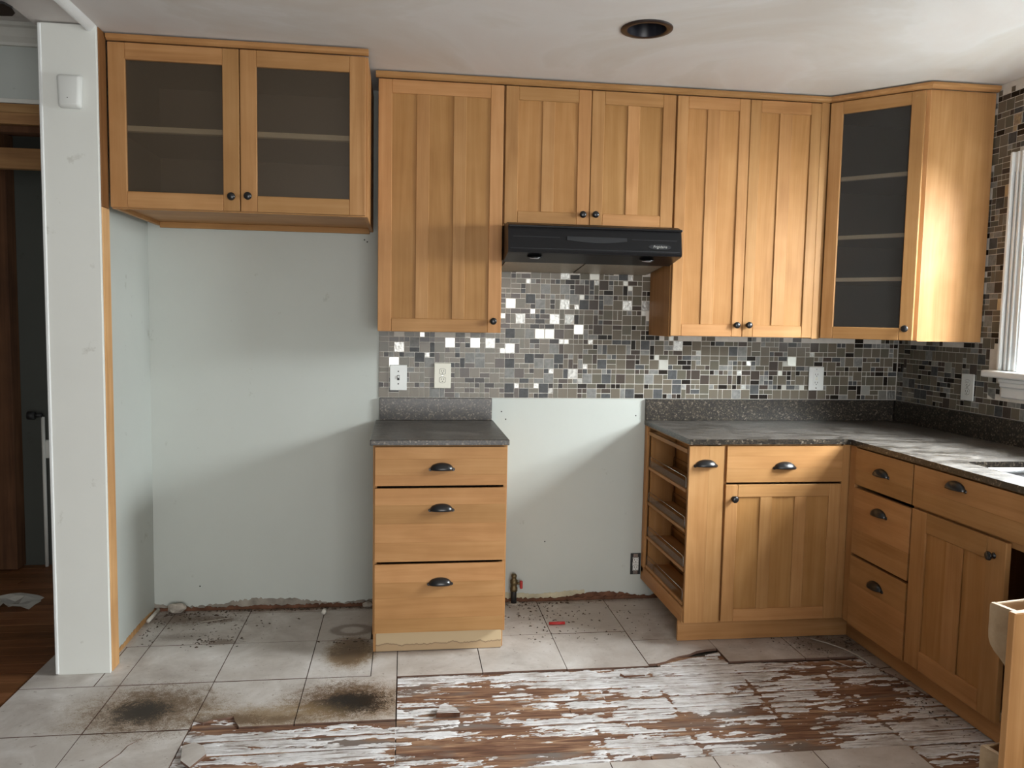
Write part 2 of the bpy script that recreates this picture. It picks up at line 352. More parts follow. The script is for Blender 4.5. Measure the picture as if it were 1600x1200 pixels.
# hall wall beyond the post: crown, painted wall, boards over the dark opening
wall_hall = S(box('wall_hall', -4.5, -1.21, 0.0, .10, 2.335, 2.645, 'hallpaint', None, 0))
S(prism('trim_2', [(0,2.644),(-.075,2.644),(-.075,2.628),(-.060,2.622),(-.042,2.590),(-.022,2.572),(-.018,2.560),(0,2.560)], [], -4.5, -1.215, 'yz', 'crown'))
box('lower_bead', -4.5, -1.21, -.012, 0, 2.316, 2.3345, 'crown', wall_hall)
box('header_board', -4.5, -1.21, -.006, .06, 2.276, 2.3145, 'header', wall_hall)
box('header_board', -4.5, -1.21, -.010, .06, 2.226, 2.2745, 'header', wall_hall)
box('header_board', -4.5, -1.21, .02, .07, 2.196, 2.2245, 'darkstud', wall_hall)
box('header_board', -4.5, -1.21, .22, .26, 2.07, 2.165, 'header', wall_hall)
wall_closet = S(box('wall_closet', -3.4, -1.21, .80, .9, -.03, 2.5, 'closetshade', None, 0))
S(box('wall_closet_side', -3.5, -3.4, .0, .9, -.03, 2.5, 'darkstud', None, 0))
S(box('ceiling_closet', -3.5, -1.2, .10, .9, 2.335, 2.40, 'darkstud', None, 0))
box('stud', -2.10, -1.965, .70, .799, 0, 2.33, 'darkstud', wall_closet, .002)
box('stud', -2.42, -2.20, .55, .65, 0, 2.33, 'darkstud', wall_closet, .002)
S(box('wall_hall_side', -4.6, -4.5, -6.5, 0, -.03, 2.7, 'hallpaint', None, 0))
# unseen wall behind the camera, with an invented opening for the added fill lamp
S(prism('wall_front', [(-4.5,-.03),(W+.15,-.03),(W+.15,2.7),(-4.5,2.7)], [[(-.5,0),(-.5,2.15),(2.25,2.15),(2.25,0)]], -6.5, -6.35, 'xz', 'paint'))

# ------------------------------------------------------------------ floor
floor = S(box('floor', -1.298, W, -6.5, 0, -.06, -.022, 'grout', None, 0))
floor_hall = S(box('floor_hall', -4.5, -1.3, -6.5, .8, -.06, -.024, 'darkstud', None, 0))
yy = -1.72; k = 0
while yy < .79:
    y2 = min(yy+.0845, .799); xs = [-3.4] + sorted(random.uniform(-3.0,-1.5) for _ in range(2)) + [-1.3005]
    for a, b_ in zip(xs, xs[1:]):
        if b_-a > .05 and not (b_ < -2.6): box('hardwood_plank', a+.0006, b_-.0006, yy+.0006, y2-.0006, -.0238, -.006, 'hard', floor_hall, .0012)
    yy = y2
def ftile(poly): 
    cx = sum(p[0] for p in poly)/len(poly); cy = sum(p[1] for p in poly)/len(poly)
    g = .0016; q = [(p[0]+(g if p[0] < cx else -g), p[1]+(g if p[1] < cy else -g)) for p in poly]
    return prism('floor_tile', q, [], -.0115, random.uniform(-.0012,.0004), 'xy', ['tile','clay'], floor)
def rect(x0, x1, y0, y1): return [(x0,y0),(x1,y0),(x1,y1),(x0,y1)]
XE = [-1.298,-.942,-.598,-.252,.0965,.436,.779,1.122,1.468,1.81,2.15]
def jag(p, q, n, amp):
    d = Vector((q[0]-p[0], q[1]-p[1])); nn = Vector((-d.y, d.x)).normalized(); return [(p[0]+d.x*t+nn.x*a, p[1]+d.y*t+nn.y*a) for t, a in ((i/n, random.uniform(-amp,amp)) for i in range(1,n))]
tiles = []
tiles += [rect(-1.298,-1.034,-.785,-.42), rect(-1.034,-.942,-.785,-.42), rect(-1.298,-.942,-1.14,-.785), rect(-1.298,-.942,-1.485,-1.14), rect(-1.046,-.942,-.42,-.002)]
for a, b_ in ((-.942,-.598),(-.598,-.252)): tiles += [rect(a,b_,-.065,-.012), rect(a,b_,-.42,-.065), rect(a,b_,-.785,-.42)]
tiles += [rect(-.252,-.005,-.065,-.012), rect(-.252,-.02,-.425,-.065), rect(-.252,-.005,-.787,-.425), rect(-.005,.0965,-.81,-.425)]
tiles += [rect(-.942,-.598,-1.14,-.785)]
# cracked tile: two halves along a jagged line
ck = [(-.73,-1.145), *jag((-.73,-1.145), (-.86,-1.485), 8, .012), (-.86,-1.485)]
tiles += [[(-.942,-1.485), *ck[::-1][:1], *ck[::-1][1:], (-.942,-1.145)], [ck[0], *ck[1:], (-.598,-1.485), (-.598,-1.145)]]
# broken tile whose lower left corner has come away
tiles += [[(-.598,-.787), (-.598,-1.085), (-.565,-1.10), (-.53,-1.08), (-.495,-1.075), (-.471,-1.064), (-.455,-1.10), (-.433,-1.142), (-.252,-1.142), (-.252,-.787)]]
tiles += [rect(-.252,.0965,-1.14,-.789)]
for a, b_ in ((.0965,.436),(.436,.779),(.779,1.122)): tiles += [rect(a,b_,-.435,-.07), rect(a,b_,-.80,-.435), rect(a,b_,-.07,-.016)]
tiles += [rect(1.122,1.468,-.175,-.016), rect(1.122,1.468,-.54,-.175)]
tiles += [[(1.122,-.54),(1.122,-.785),(1.156,-.783),(1.20,-.768),(1.235,-.742),(1.275,-.722),(1.33,-.705),(1.37,-.675),(1.42,-.66),(1.468,-.655),(1.468,-.54)]]
for a, b_ in ((1.468,1.81),(1.81,2.135)): tiles += [rect(a,b_,-.43,-.07), rect(a,b_,-.788,-.43)]
for a, b_ in zip(XE[4:9], XE[5:10]): tiles += [rect(a,b_,-1.83,-1.482), rect(a,b_,-2.18,-1.83)]
for a, b_ in zip(XE[:4], XE[1:5]): tiles += [rect(a,b_,-1.83,-1.487), rect(a,b_,-2.18,-1.83)]
for i, a in enumerate(np.arange(-2.18, -4.6, -.345)):
    for x0, x1 in zip(XE, XE[1:]): tiles.append(rect(x0, x1, a-.345, a))
for t in tiles: ftile(t)
# little slivers of tile left along the right-hand cabinets
for p in ([(2.03,-.79),(2.14,-.79),(2.14,-.90),(2.07,-.91),(2.05,-.84)], [(2.06,-.915),(2.14,-.905),(2.14,-1.03),(2.10,-1.03)], [(2.09,-1.035),(2.14,-1.035),(2.14,-1.15),(2.11,-1.15)]): ftile(p)
# subfloor planks in the stripped area
PZ = -.0065
def planks(x0, x1, y0, y1):
    n = max(1, round((y1-y0)/.0855)); h = (y1-y0)/n
    for i in range(n):
        xs = [x0]; 
        while xs[-1] < x1-.9: xs.append(xs[-1]+random.uniform(.45,.95))
        xs.append(x1)
        for a, b_ in zip(xs, xs[1:]): box('subfloor_plank', a+.001, b_-.001, y0+i*h+.0012, y0+(i+1)*h-.0012, -.0215, PZ+random.uniform(-.0008,.0006), 'plank', floor, .0015)
planks(.0975, 2.14, -1.481, -.802); planks(-.597, .0965, -1.486, -1.142); planks(-.597,-.44,-1.141,-1.066); planks(1.16,1.467,-.801,-.715); planks(1.812, 2.14, -2.1, -1.4825)
# thinset mortar left on the planks: a real relief sheet, shown only where it rises above the wood
def vnoise(x, y, seed):
    rs = np.random.RandomState(seed); T = rs.rand(256,256); xi = np.floor(x).astype(int); yi = np.floor(y).astype(int); fx = x-xi; fy = y-yi
    fx = fx*fx*(3-2*fx); fy = fy*fy*(3-2*fy); g = lambda a, b: T[a % 256, b % 256]
    return (g(xi,yi)*(1-fx)+g(xi+1,yi)*fx)*(1-fy)+(g(xi,yi+1)*(1-fx)+g(xi+1,yi+1)*fx)*fy
def fbm(x, y, seed, o=5, gain=.55):
    s = 0; a = 1; t = 0
    for i in range(o): s = s+a*vnoise(x*2**i, y*2**i, seed+i*13); t += a; a *= gain
    return s/t
def mortar():
    st = .0034; xs = np.arange(-.597, 2.138, st); ys = np.arange(-2.09, -.66, st); X, Y = np.meshgrid(xs, ys)
    inside = ((X > .0975)&(Y < -.803)&(Y > -1.481))|((X < .0985)&(Y > -1.486)&(Y < -1.143))|((X > 1.17)&(X < 1.466)&(Y > -.81)&(Y < -.735-.35*(X-1.32)*-1+.0))|((X > 1.812)&(Y < -1.47))|((X < -.44)&(Y < -1.08)&(Y > -1.16))
    wx = X+.02*fbm(X*9, Y*9, 5); wy = Y+.012*fbm(X*7, Y*22, 9)
    f = .48*fbm(wx*4.2, wy*15, 21)+.52*fbm(wx*14, wy*70, 31, 5, .66)
    # how much of the mortar survived, area by area
    keep = np.full_like(X, .092)
    for cx, cy, rx, ry, a in ((.32,-.93,.22,.10,-.13),(.42,-1.13,.32,.10,-.10),(.35,-1.33,.34,.12,-.17),(1.50,-1.33,.20,.09,-.17),(.80,-1.03,.18,.10,-.05),(1.78,-.90,.22,.05,-.09),(1.93,-1.12,.16,.07,-.13),(1.35,-1.20,.16,.03,-.10),
                              (-.10,-1.24,.20,.09,.12),(-.40,-1.22,.16,.05,.03),(-.2,-1.42,.4,.06,-.12),(.80,-.86,.40,.04,.10),(1.25,-.90,.25,.12,.13),(.95,-1.33,.22,.10,.03),(1.05,-1.15,.22,.06,.06),(1.75,-1.35,.22,.07,.06),(.70,-1.2,.16,.05,.04),(1.95,-1.42,.2,.1,.05),(1.0,-.98,.3,.05,.05),(-.5,-1.12,.1,.03,-.1)):
        keep += a*np.exp(-(((X-cx)/rx)**2+((Y-cy)/ry)**2))
    for gx in (.436,.779,1.10,1.46,1.81): keep -= (.06 if gx < 1 else .14)*np.exp(-((X-gx-.02*fbm(Y*8,X*0+gx,3))/.009)**2)
    # joints between the boards show as thin dark lines
    ph = np.where(X > .0965, (Y+1.481)/(.679/8), (Y+1.486)/(.344/4)); dj = np.abs(ph-np.round(ph))*.0855; keep -= (.14+.5*fbm(X*5,np.round(ph)*7.3,61,3))*np.exp(-(dj/.0042)**2)
    h = f-.5+keep+.035*(np.sin((Y+.004*fbm(X*6,Y*6,77))*2*math.pi/.0115)*.5)*(fbm(X*3,Y*3,50)-.25)
    Z = PZ-.0032+np.clip(h*.055, -.002, .0062)+.0006*fbm(X*60,Y*60,8)
    Z = np.minimum(Z, -.0008)
    ok = inside; V = np.stack([X, Y, Z], -1).reshape(-1,3); ny, nx = X.shape; idx = np.arange(ny*nx).reshape(ny,nx)
    qd = np.stack([idx[:-1,:-1], idx[:-1,1:], idx[1:,1:], idx[1:,:-1]], -1).reshape(-1,4)
    zz = Z.reshape(-1); o_ = ok.reshape(-1); sel = (zz[qd].max(1) > PZ-.0012) & o_[qd].all(1); qd = qd[sel]
    used, inv = np.unique(qd, return_inverse=True); V = V[used]; qd = inv.reshape(-1,4)
    me = bpy.data.meshes.new('mortar'); me.vertices.add(len(V)); me.vertices.foreach_set('co', V.astype(np.float32).ravel())
    me.loops.add(len(qd)*4); me.loops.foreach_set('vertex_index', qd.ravel().astype(np.int32)); me.polygons.add(len(qd)); me.polygons.foreach_set('loop_start', np.arange(0,len(qd)*4,4,dtype=np.int32))
    me.polygons.foreach_set('use_smooth', np.ones(len(qd), bool)); me.update(calc_edges=True); me.validate()
    return me
mo = link('mortar_residue', recentre(mortar()), floor, LASTC[0], 'mortar'); mo['kind'] = 'stuff'

# ------------------------------------------------------------------ broken lower edge of the plaster
def jag_strip(name, x0, x1, zfun, y, th, mat, parent, plane='xz', step=.012):
    top = []; x = x0
    while x < x1: top.append((x, max(.006, zfun(x)))); x += random.uniform(step*.4, step*1.3)
    top.append((x1, max(.006, zfun(x1)))); return prism(name, [(x0,-.01)]+top+[(x1,-.01)], [], y-th, y, plane, mat, parent)
M['sill'] = plain('dirty_bare_wallboard', (.26,.235,.20), .9, 0, .2, .35, 14, .4)
jag_strip('bare_wallboard_strip', XA, .0, lambda x: .034+.016*math.sin(x*9)+random.uniform(-.006,.006), -.0005, .0015, 'sill', wall_back)
jag_strip('dirty_sole_strip', XA, .0, lambda x: .012+random.uniform(-.004,.007), -.0022, .006, 'fibre', wall_back)
M['glue'] = plain('yellowed_paper', (.50,.46,.33), .9, 0, .2, .2, 14)
jag_strip('bare_wallboard_strip', .545, 1.03, lambda x: .040+.006*math.sin(x*14)+random.uniform(-.003,.003), -.0005, .0015, 'glue', wall_back)
jag_strip('bare_wallboard_strip', .88, 1.36, lambda x: .034*max(0,math.sin((x-.86)*6.2))+random.uniform(-.004,.005), -.0022, .003, 'fibre', wall_back)
jag_strip('dirty_sole_strip', .545, 1.45, lambda x: .013+random.uniform(-.005,.006), -.0055, .006, 'fibre', wall_back)
jag_strip('bare_wallboard_strip', -.58, -.01, lambda y: .012+.012*max(0,math.sin(y*5+3))+random.uniform(-.003,.004), XA+.0025, .002, 'pine', wall_left, 'yz')

# ------------------------------------------------------------------ sink window
win = S(thing('window_1', (W, (WIN[0]+WIN[1])/2, WIN[2]), None, None))
y0, y1, z0, z1 = WIN
CW = .098
def casing(name, yo, yi, za, zb):
    box(name, W-.017, W-.0005, yo, yi, za, zb, 'trim', win, .003)
    s = 1 if yi > yo else -1; w = abs(yi-yo)
    for f0, f1, t in ((0,.16,.034),(.27,.40,.026),(.52,.64,.026),(.78,.9,.022)): box(name+'_bead', W-t, W-.0165, yo+s*w*f0, yo+s*w*f1, za, zb, 'trim', win, .003)
casing('casing', y1+CW, y1-.002, z0+.001, z1+.085); casing('casing', y0-CW, y0+.002, z0+.001, z1+.085)
box('head_casing', W-.022, W-.0005, y0-CW, y1+CW, z1, z1+.085, 'trim', win, .003)
box('stool', W-.065, W+.10, y0-CW-.05, y1+CW+.055, z0-.030, z0, 'trim', win, .008, 3)
for t, za, zb in ((.018,1.11,1.195),(.032,1.155,1.195),(.042,1.176,1.195)): box('apron', W-t, W-.0005, y0-CW+.01+t, y1+CW-.01-t*.3, za, zb-.001, 'trim', win, .004)
for ya, yb in ((y0,y0+.05),(y1-.05,y1)): box('sash_stile', W+.05, W+.09, ya, yb, z0, z1, 'trim', win, .004)
for za, zb in ((z0,z0+.06),((z0+z1)/2-.02,(z0+z1)/2+.02),(z1-.05,z1)): box('sash_rail', W+.05, W+.09, y0+.05, y1-.05, za, zb, 'trim', win, .004)
for za, zb in ((z0+.06,(z0+z1)/2-.02),((z0+z1)/2+.02,z1-.05)): box('pane', W+.068, W+.072, y0+.05, y1-.05, za, zb, 'glass', win, 0)
for a in (y0, y1): box('jamb_liner', W, W+.05, a-.001 if a == y1 else a, a if a == y1 else a+.001, z0, z1, 'trim', win, 0)

# ------------------------------------------------------------------ mosaic of glass, stone and metal
def mos(name, col, rough, metal=0, spec=.5, vary=0, scale=120, bmp=0): M[name] = plain(name, col, rough, metal, spec, vary, scale, bmp); return name
MOS = [(mos('taupe_glass', (.150,.130,.100), .2, 0, .22), 30), (mos('olive_glass', (.125,.115,.088), .2, 0, .22), 14), (mos('brown_glass', (.070,.055,.046), .2, 0, .22), 14), (mos('espresso_glass', (.018,.014,.011), .2, 0, .22), 13),
       (mos('charcoal_stone', (.055,.058,.06), .5, 0, .4, .35, 50), 10), (mos('grey_stone', (.20,.20,.19), .5, 0, .4, .3, 50), 11), (mos('silver_foil_tile', (.40,.40,.38), .28, .85, .5, .35, 90, .8), 7), (mos('brushed_metal_tile', (.50,.50,.46), .34, 1), 6)]
M['moslay'] = plain('pale_mosaic_grout', (.66,.63,.58), .85, 0, .3, .08, 30)
MP = .0243
def pack(nc, nr, rs):
    """rows of three cells filled with 2x2, 2x1, 1x2 and 1x1 tiles"""
    occ = np.zeros((nc, nr), bool); out = []
    for r0 in range(0, nr, 3):
        for c in range(nc):
            for r in range(r0, min(r0+3, nr)):
                if occ[c, r]: continue
                fit = lambda w, h: c+w <= nc and r+h <= min(r0+3, nr) and not occ[c:c+w, r:r+h].any()
                opts = [((2,2),46),((1,2),17),((2,1),17),((1,1),30)]; opts = [(s, w) for s, w in opts if fit(*s)]
                (w, h) = rs.choices([s for s, _ in opts], [q_ for _, q_ in opts])[0]; occ[c:c+w, r:r+h] = True; out.append((c, r, w, h))
    return out
TM = {}
def tmesh(w, h, mat, ax):
    k = (w, h, mat, ax)
    if k in TM: return TM[k]
    g = .0013; a = w*MP/2-g; b = h*MP/2-g; t = .0014; i = .0005
    L = [(-a,-b,0),(a,-b,0),(a,b,0),(-a,b,0),(-a,-b,t-i),(a,-b,t-i),(a,b,t-i),(-a,b,t-i),(-a+i,-b+i,t),(a-i,-b+i,t),(a-i,b-i,t),(-a+i,b-i,t)]
    F = [(0,1,5,4),(1,2,6,5),(2,3,7,6),(3,0,4,7),(4,5,9,8),(5,6,10,9),(6,7,11,10),(7,4,8,11),(8,9,10,11)]
    co = [(u,-n,v) if ax == 'b' else (-n,-u,v) for u, v, n in L]
    me = bpy.data.meshes.new('mosaic_tile'); me.from_pydata(co, [], F); me.materials.append(M[mat]); me.update(); TM[k] = (me, co, F); return TM[k]
def mosaic(ax, u_of, z_base, nc, nr, keepf, parent, seed):
    rs = random.Random(seed); items = []
    for c, r, w, h in pack(nc, nr, rs):
        mt = rs.choices([m for m, _ in MOS], [w_ for _, w_ in MOS])[0]
        if (w, h) == (2,2) and mt == 'espresso_glass': mt = 'taupe_glass'
        if (w, h) in ((2,1),(1,2)) and mt in ('brushed_metal_tile','silver_foil_tile'): mt = rs.choice(['taupe_glass','espresso_glass','brown_glass','olive_glass'])
        u = (c+w/2)*MP; z = z_base+(r+h/2)*MP
        if not keepf(u, z, w*MP/2, h*MP/2): continue
        items.append((w*h, u, z, w, h, mt, rs.random(), rs.gauss(0,1), rs.gauss(0,1)))
    order = sorted(range(len(items)), key=lambda i: (-items[i][0], items[i][6])); big = set(order[:300]); rest = []
    for i, (a, u, z, w, h, mt, _, t1, t2) in enumerate(items):
        tl = .028 if mt in ('brushed_metal_tile','silver_foil_tile') else .004
        loc = Vector((u_of(u), -.0035, z)) if ax == 'b' else Vector((W-.0035, -u_of(u), z)); rot = (t1*tl, 0, t2*tl) if ax == 'b' else (0, t1*tl, t2*tl)
        me, co, F = tmesh(w, h, mt, ax)
        if i in big: link('mosaic_tile', me, parent, loc, None, rot)
        else: rest.append((loc, rot, co, F, mt))
    V = []; FF = []; mi = []; names = [m for m, _ in MOS]
    from mathutils import Euler
    for loc, rot, co, F, mt in rest:
        mx = Euler(rot).to_matrix(); b0 = len(V); V += [tuple(mx @ Vector(c) + loc) for c in co]; FF += [tuple(i+b0 for i in f) for f in F]; mi += [names.index(mt)]*len(F)
    if V:
        me = bpy.data.meshes.new('small_mosaic_tiles'); me.from_pydata(V, [], FF)
        for m_ in names: me.materials.append(M[m_])
        me.polygons.foreach_set('material_index', mi); me.update(); o = link('small_mosaic_tiles', recentre(me), parent, LASTC[0]); o['kind'] = 'stuff'
ZM = 1.0225
gb = prism('mosaic_grout', [(.0,ZM),(W-.006,ZM),(W-.006,1.35),(1.345,1.35),(1.345,1.66),(.52,1.66),(.52,1.35),(0,1.35)], [], -.0035, -.0005, 'xz', 'moslay', wall_back)
def kb(u, z, hw, hh):
    x = -.0065+u
    if x-hw < -.008 or x+hw > W-.006: return False
    return z+hh < 1.351 or (z-hh > 1.30 and x-hw > .52 and x+hw < 1.347 and z+hh < 1.662)
mosaic('b', lambda u: -.0065+u, ZM+.0005, 110, 27, kb, gb, 3)
gr = prism('mosaic_grout', [(-1.0,ZM),(-.0005,ZM),(-.0005,1.35),(-.575,1.35),(-.575,CZ-.001),(-.98,CZ-.001),(-.98,z1+.085),(y1+CW,z1+.085),(y1+CW,z0-.03),(-1.0,z0-.03)], [], W-.0035, W-.0005, 'yz', 'moslay', wall_right)
def kr(u, z, hw, hh):
    y = -(.0068+u)
    if y-hw < -.995: return False
    if z+hh < 1.351: return y-hw > y1+CW+.055 or z+hh < 1.108 or (z+hh < 1.194 and y-hw > y1+CW-.012)
    if y+hw > -.572 or z+hh > CZ-.001: return False
    if y-hw > y1+CW-.022: return z-hh > z0+.001 or y-hw > y1+CW+.055
    return z-hh > z1+.065
mosaic('r', lambda u: .0068+u, ZM+.0005, 41, 59, kr, gr, 5)

# ------------------------------------------------------------------ cabinet hardware
KNOB = lathe_mesh([(.0105,0),(.0105,.002),(.0065,.005),(.006,.011),(.0125,.015),(.0155,.019),(.0145,.023),(.009,.0262),(0,.027)], 18, '-y'); KNOB.materials.append(M['black'])
def cup_mesh():
    bm = bmesh.new(); a, H, P = .047, .030, .026; nt_, nf = 16, 8
    def surf(s, off):
        G = []
        for i in range(nt_+1):
            t = -math.cos(math.pi*i/nt_); w = math.sqrt(max(0, 1-t*t))**.8
            G.append([bm.verts.new((a*s*t, -(P*s*w*math.sin(math.pi/2*j/nf))-.0005, (H*s)*w*math.cos(math.pi/2*j/nf)-.006*(1-w)*0+off)) for j in range(nf+1)])
        for i in range(nt_):
            for j in range(nf): bm.faces.new((G[i][j], G[i+1][j], G[i+1][j+1], G[i][j+1]))
        return G
    A = surf(1,0); B = surf(.88,0)
    for i in range(nt_): bm.faces.new((A[i][nf], A[i+1][nf], B[i+1][nf], B[i][nf])); bm.faces.new((A[i][0], A[i+1][0], B[i+1][0], B[i][0]))
    for f in bm.faces: f.smooth = True
    for s in (-1,1):                                   # the little fixing ears
        r = bmesh.ops.create_cone(bm, cap_ends=True, segments=10, radius1=.0075, radius2=.006, depth=.004, matrix=Matrix.Translation((s*.0465,-.002,.002)) @ Matrix.Rotation(R(90),4,'X'))
    bmesh.ops.remove_doubles(bm, verts=bm.verts, dist=1e-5)
    me = mesh_of(bm, 'cup_pull'); me.materials.append(M['black']); return me
CUP = cup_mesh()
# fronts on a plane facing -y (face='b') or -x (face='r'): u is x or -y
def fbox(name, face, d0, d1, u0, u1, z0, z1, mat, parent, bev=.0012, seg=1):
    if face == 'b': return box(name, u0, u1, d0, d1, z0, z1, mat, parent, bev, seg)
    return box(name, d0, d1, -u0, -u1, z0, z1, {'wx':'wy'}.get(mat, mat), parent, bev, seg)
def fput(name, me, face, d, u, z, parent):
    o = link(name, me, parent, (u, d, z) if face == 'b' else (d, -u, z))
    if face == 'r': o.rotation_euler = (0, 0, R(-90))
    return o
def door(cab, face, d, u0, u1, z0, z1, mull=2, knob=None, glass_=None, sw=.058, rw=.058, mw=.056):
    """d: front plane; the panel is the part, stiles, rails, mullions and knob are its pieces"""
    b = d+.020
    if glass_: p = fbox('door', face, d+.010, d+.013, u0+sw-.006, u1-sw+.006, z0+rw-.006, z1-rw+.006, glass_, cab, 0); p['label'] = 'glazed cabinet door'
    else: p = fbox('door', face, d+.007, d+.013, u0+sw-.006, u1-sw+.006, z0+rw-.006, z1-rw+.006, 'wpanel', cab, 0)
    fbox('stile', face, d, b, u0, u0+sw, z0, z1, 'wv', p, .0022); fbox('stile', face, d, b, u1-sw, u1, z0, z1, 'wv', p, .0022)
    fbox('rail', face, d, b, u0+sw, u1-sw, z0, z0+rw, 'wx', p, .0022); fbox('rail', face, d, b, u0+sw, u1-sw, z1-rw, z1, 'wx', p, .0022)
    if mull:
        w = (u1-u0-2*sw-mull*mw)/(mull+1)
        for i in range(mull):
            a = u0+sw+w*(i+1)+mw*i; fbox('mullion', face, d+.001, d+.0065, a, a+mw, z0+rw, z1-rw, 'wv', p, .0016)
    if knob: fput('knob', KNOB, face, d-.0003, knob[0], knob[1], p)
    return p
def drawer(cab, face, d, u0, u1, z0, z1, n=3, pull=None, vertical=False):
    p = fbox('drawer', face, d+.012, d+.020, u0+.001, u1-.001, z0+.001, z1-.001, 'wx', cab, 0)
    L, H = (u1-u0, z1-z0) if vertical else (z1-z0, u1-u0); cuts = [0]+sorted((i+random.uniform(-.2,.2))/n for i in range(1,n))+[1]
    for a, b_ in zip(cuts, cuts[1:]):
        if vertical: fbox('board', face, d, d+.012, u0+(u1-u0)*a, u0+(u1-u0)*b_, z0, z1, 'wv', p, .0006)
        else: fbox('board', face, d, d+.012, u0, u1, z0+(z1-z0)*a, z0+(z1-z0)*b_, 'wx', p, .0006)
    if pull: fput('cup_pull', CUP, face, d-.0003, pull[0], pull[1], p)
    return p
def carcass(cab, x0, x1, yf, yb, z0, z1, inner='wy', open_front=False, name='body'):
    """five-panel cabinet box, open to the front"""
    t = .016
    box('side_panel', x0, x0+t, yf, yb, z0, z1, 'wv', cab); box('side_panel', x1-t, x1, yf, yb, z0, z1, 'wv', cab)
    box('bottom_panel', x0+t, x1-t, yf, yb-.006, z0+.008, z0+.008+t, 'wx', cab); box('top_panel', x0+t, x1-t, yf, yb-.006, z1-t, z1, 'wx', cab)
    box('back_panel', x0+t, x1-t, yb-.006, yb, z0+.01, z1, inner, cab, 0)

# ------------------------------------------------------------------ wall cabinets
UB, UT, YU = 1.345, 2.4215, -.3264
YF = YU+.021
c = thing('wall_cabinet', (.27,-.16,UB), 'tall maple wall cabinet with one three-panel door, between the fridge recess and the range hood', 'cabinet')
carcass(c, 0, .543, YF, -.006, UB, UT+.004); door(c, 'b', YU, -.001, .539, UB, UT, 2, (.505,1.397))
c = thing('wall_cabinet', (.93,-.16,1.827), 'short maple wall cabinet with two doors directly above the black range hood', 'cabinet')
carcass(c, .5445, 1.3195, YF, -.006, 1.822, UT+.004); door(c, 'b', YU, .5476, .929, 1.827, UT, 1, (.898,1.877)); door(c, 'b', YU, .932, 1.3149, 1.827, UT, 1, (.956,1.879))
c = thing('wall_cabinet', (1.68,-.16,UB), 'tall maple wall cabinet with two narrow doors between the range hood and the corner cabinet', 'cabinet')
carcass(c, 1.321, 2.052, YF, -.006, UB-.004, UT+.004); door(c, 'b', YU, 1.3243, 1.6666, UB, UT, 1, (1.636,1.399), None, .05, .055, .06); door(c, 'b', YU, 1.669, 2.0103, UB, UT, 1, (1.695,1.40), None, .05, .055, .06)
box('filler_stile', 2.0125, 2.052, YU+.004, YF-.001, UB-.004, UT+.004, 'wv', c)
# diagonal corner cabinet, built in its own frame: x along the door, -y out of the door
WC = W-.011; mid = Vector((WC-.6075+.3025/2+.0, -.305-.3025/2+.0, 0))
c = thing('corner_wall_cabinet', (mid.x, mid.y, UB), 'diagonal maple corner wall cabinet with a dark glass door and three shelves', 'cabinet', None, R(-45))
ca, sa = math.cos(R(45)), math.sin(R(45))
def L2(x, y): dx, dy = x-mid.x, y-mid.y; return (dx*ca-dy*sa, dx*sa+dy*ca)
XL, XR = WC-.6075, WC-.305
PEN = [(WC,-.008),(WC,-.6075),(XR,-.6075),(XL,-.305),(XL,-.008)]
hz = UT+.004-UB
def cpr(name, poly, z0, z1, mat): return prism(name, [L2(*p) for p in poly], [], z0, z1, 'xy', mat, c)
INS = [(WC-.018,-.026),(WC-.018,-.5895),(XR+.006,-.5895),(XL+.018,-.311),(XL+.018,-.026)]
cpr('bottom_panel', INS, .0, .016, 'wx'); cpr('top_panel', INS, hz-.016, hz, 'insidegrey')
cpr('side_panel', [(WC,-.6075),(XR,-.6075),(XR+.010,-.5897),(WC,-.5897)], -.003, hz, 'wv')
cpr('side_panel', [(XL,-.305),(XL+.0178,-.297),(XL+.0178,-.008),(XL,-.008)], 0, hz, 'wv')
cpr('back_panel', [(WC,-.0255),(WC,-.589),(WC-.0175,-.589),(WC-.0175,-.0255)], 0, hz, 'insidegrey'); cpr('back_panel', [(WC,-.008),(WC,-.0252),(XL+.018,-.0252),(XL+.018,-.008)], 0, hz, 'insidegrey')
dl = .2139
for s in (-1,1): box('face_stile', s*dl, s*(dl-.022), -.004, .014, 0, hz, 'wv', c)
for zz in (2.079,1.812,1.619): 
    sh = cpr('shelf', [(WC-.02,-.03),(WC-.02,-.585),(XR+.012,-.585),(XL+.024,-.318),(XL+.024,-.03)], zz-UB-.009, zz-UB+.006, 'insidegrey'); box('shelf_edge', -.150, .150, -.0035, .0175, zz-UB-.010, zz-UB+.007, 'edge', sh, 0)
door(c, 'b', -.026, -.197, .197, 0, hz-.004, 0, (.168,.052), 'smokedgrey', .055, .055)
# cabinet over the empty fridge recess
FB, FT, FY = 1.808, 2.4236, -.5918
c = thing('fridge_cabinet', (-.525,-.29,FB), 'deep maple cabinet with two dark glass doors above the empty fridge recess', 'cabinet')
t = .016; x0, x1 = -1.0035, -.0335
for a in (x0, x1-t): box('side_panel', a, a+t, FY+.021, -.004, FB-.004, FT+.004, 'wv', c)
box('bottom_panel', x0+t, x1-t, FY+.036, -.004, FB+.012, FB+.026, 'wx', c); box('top_panel', x0+t, x1-t, FY+.021, -.004, FT-.012, FT+.004, 'inside', c)
box('back_panel', x0+t, x1-t, -.010, -.004, FB+.0262, FT-.0125, 'inside', c, 0); box('nailer', x0+t, x1-t, -.026, -.0105, FB-.014, FB+.0118, 'wx', c)
box('front_rail', x0+t, x1-t, FY+.021, FY+.0355, FB-.004, FB+.026, 'wx', c)
sh = box('shelf', x0+t, x1-t, FY+.05, -.012, 2.104, 2.119, 'inside', c); box('shelf_edge', x0+t, x1-t, FY+.0225, FY+.0498, 2.101, 2.121, 'edge', sh, 0)
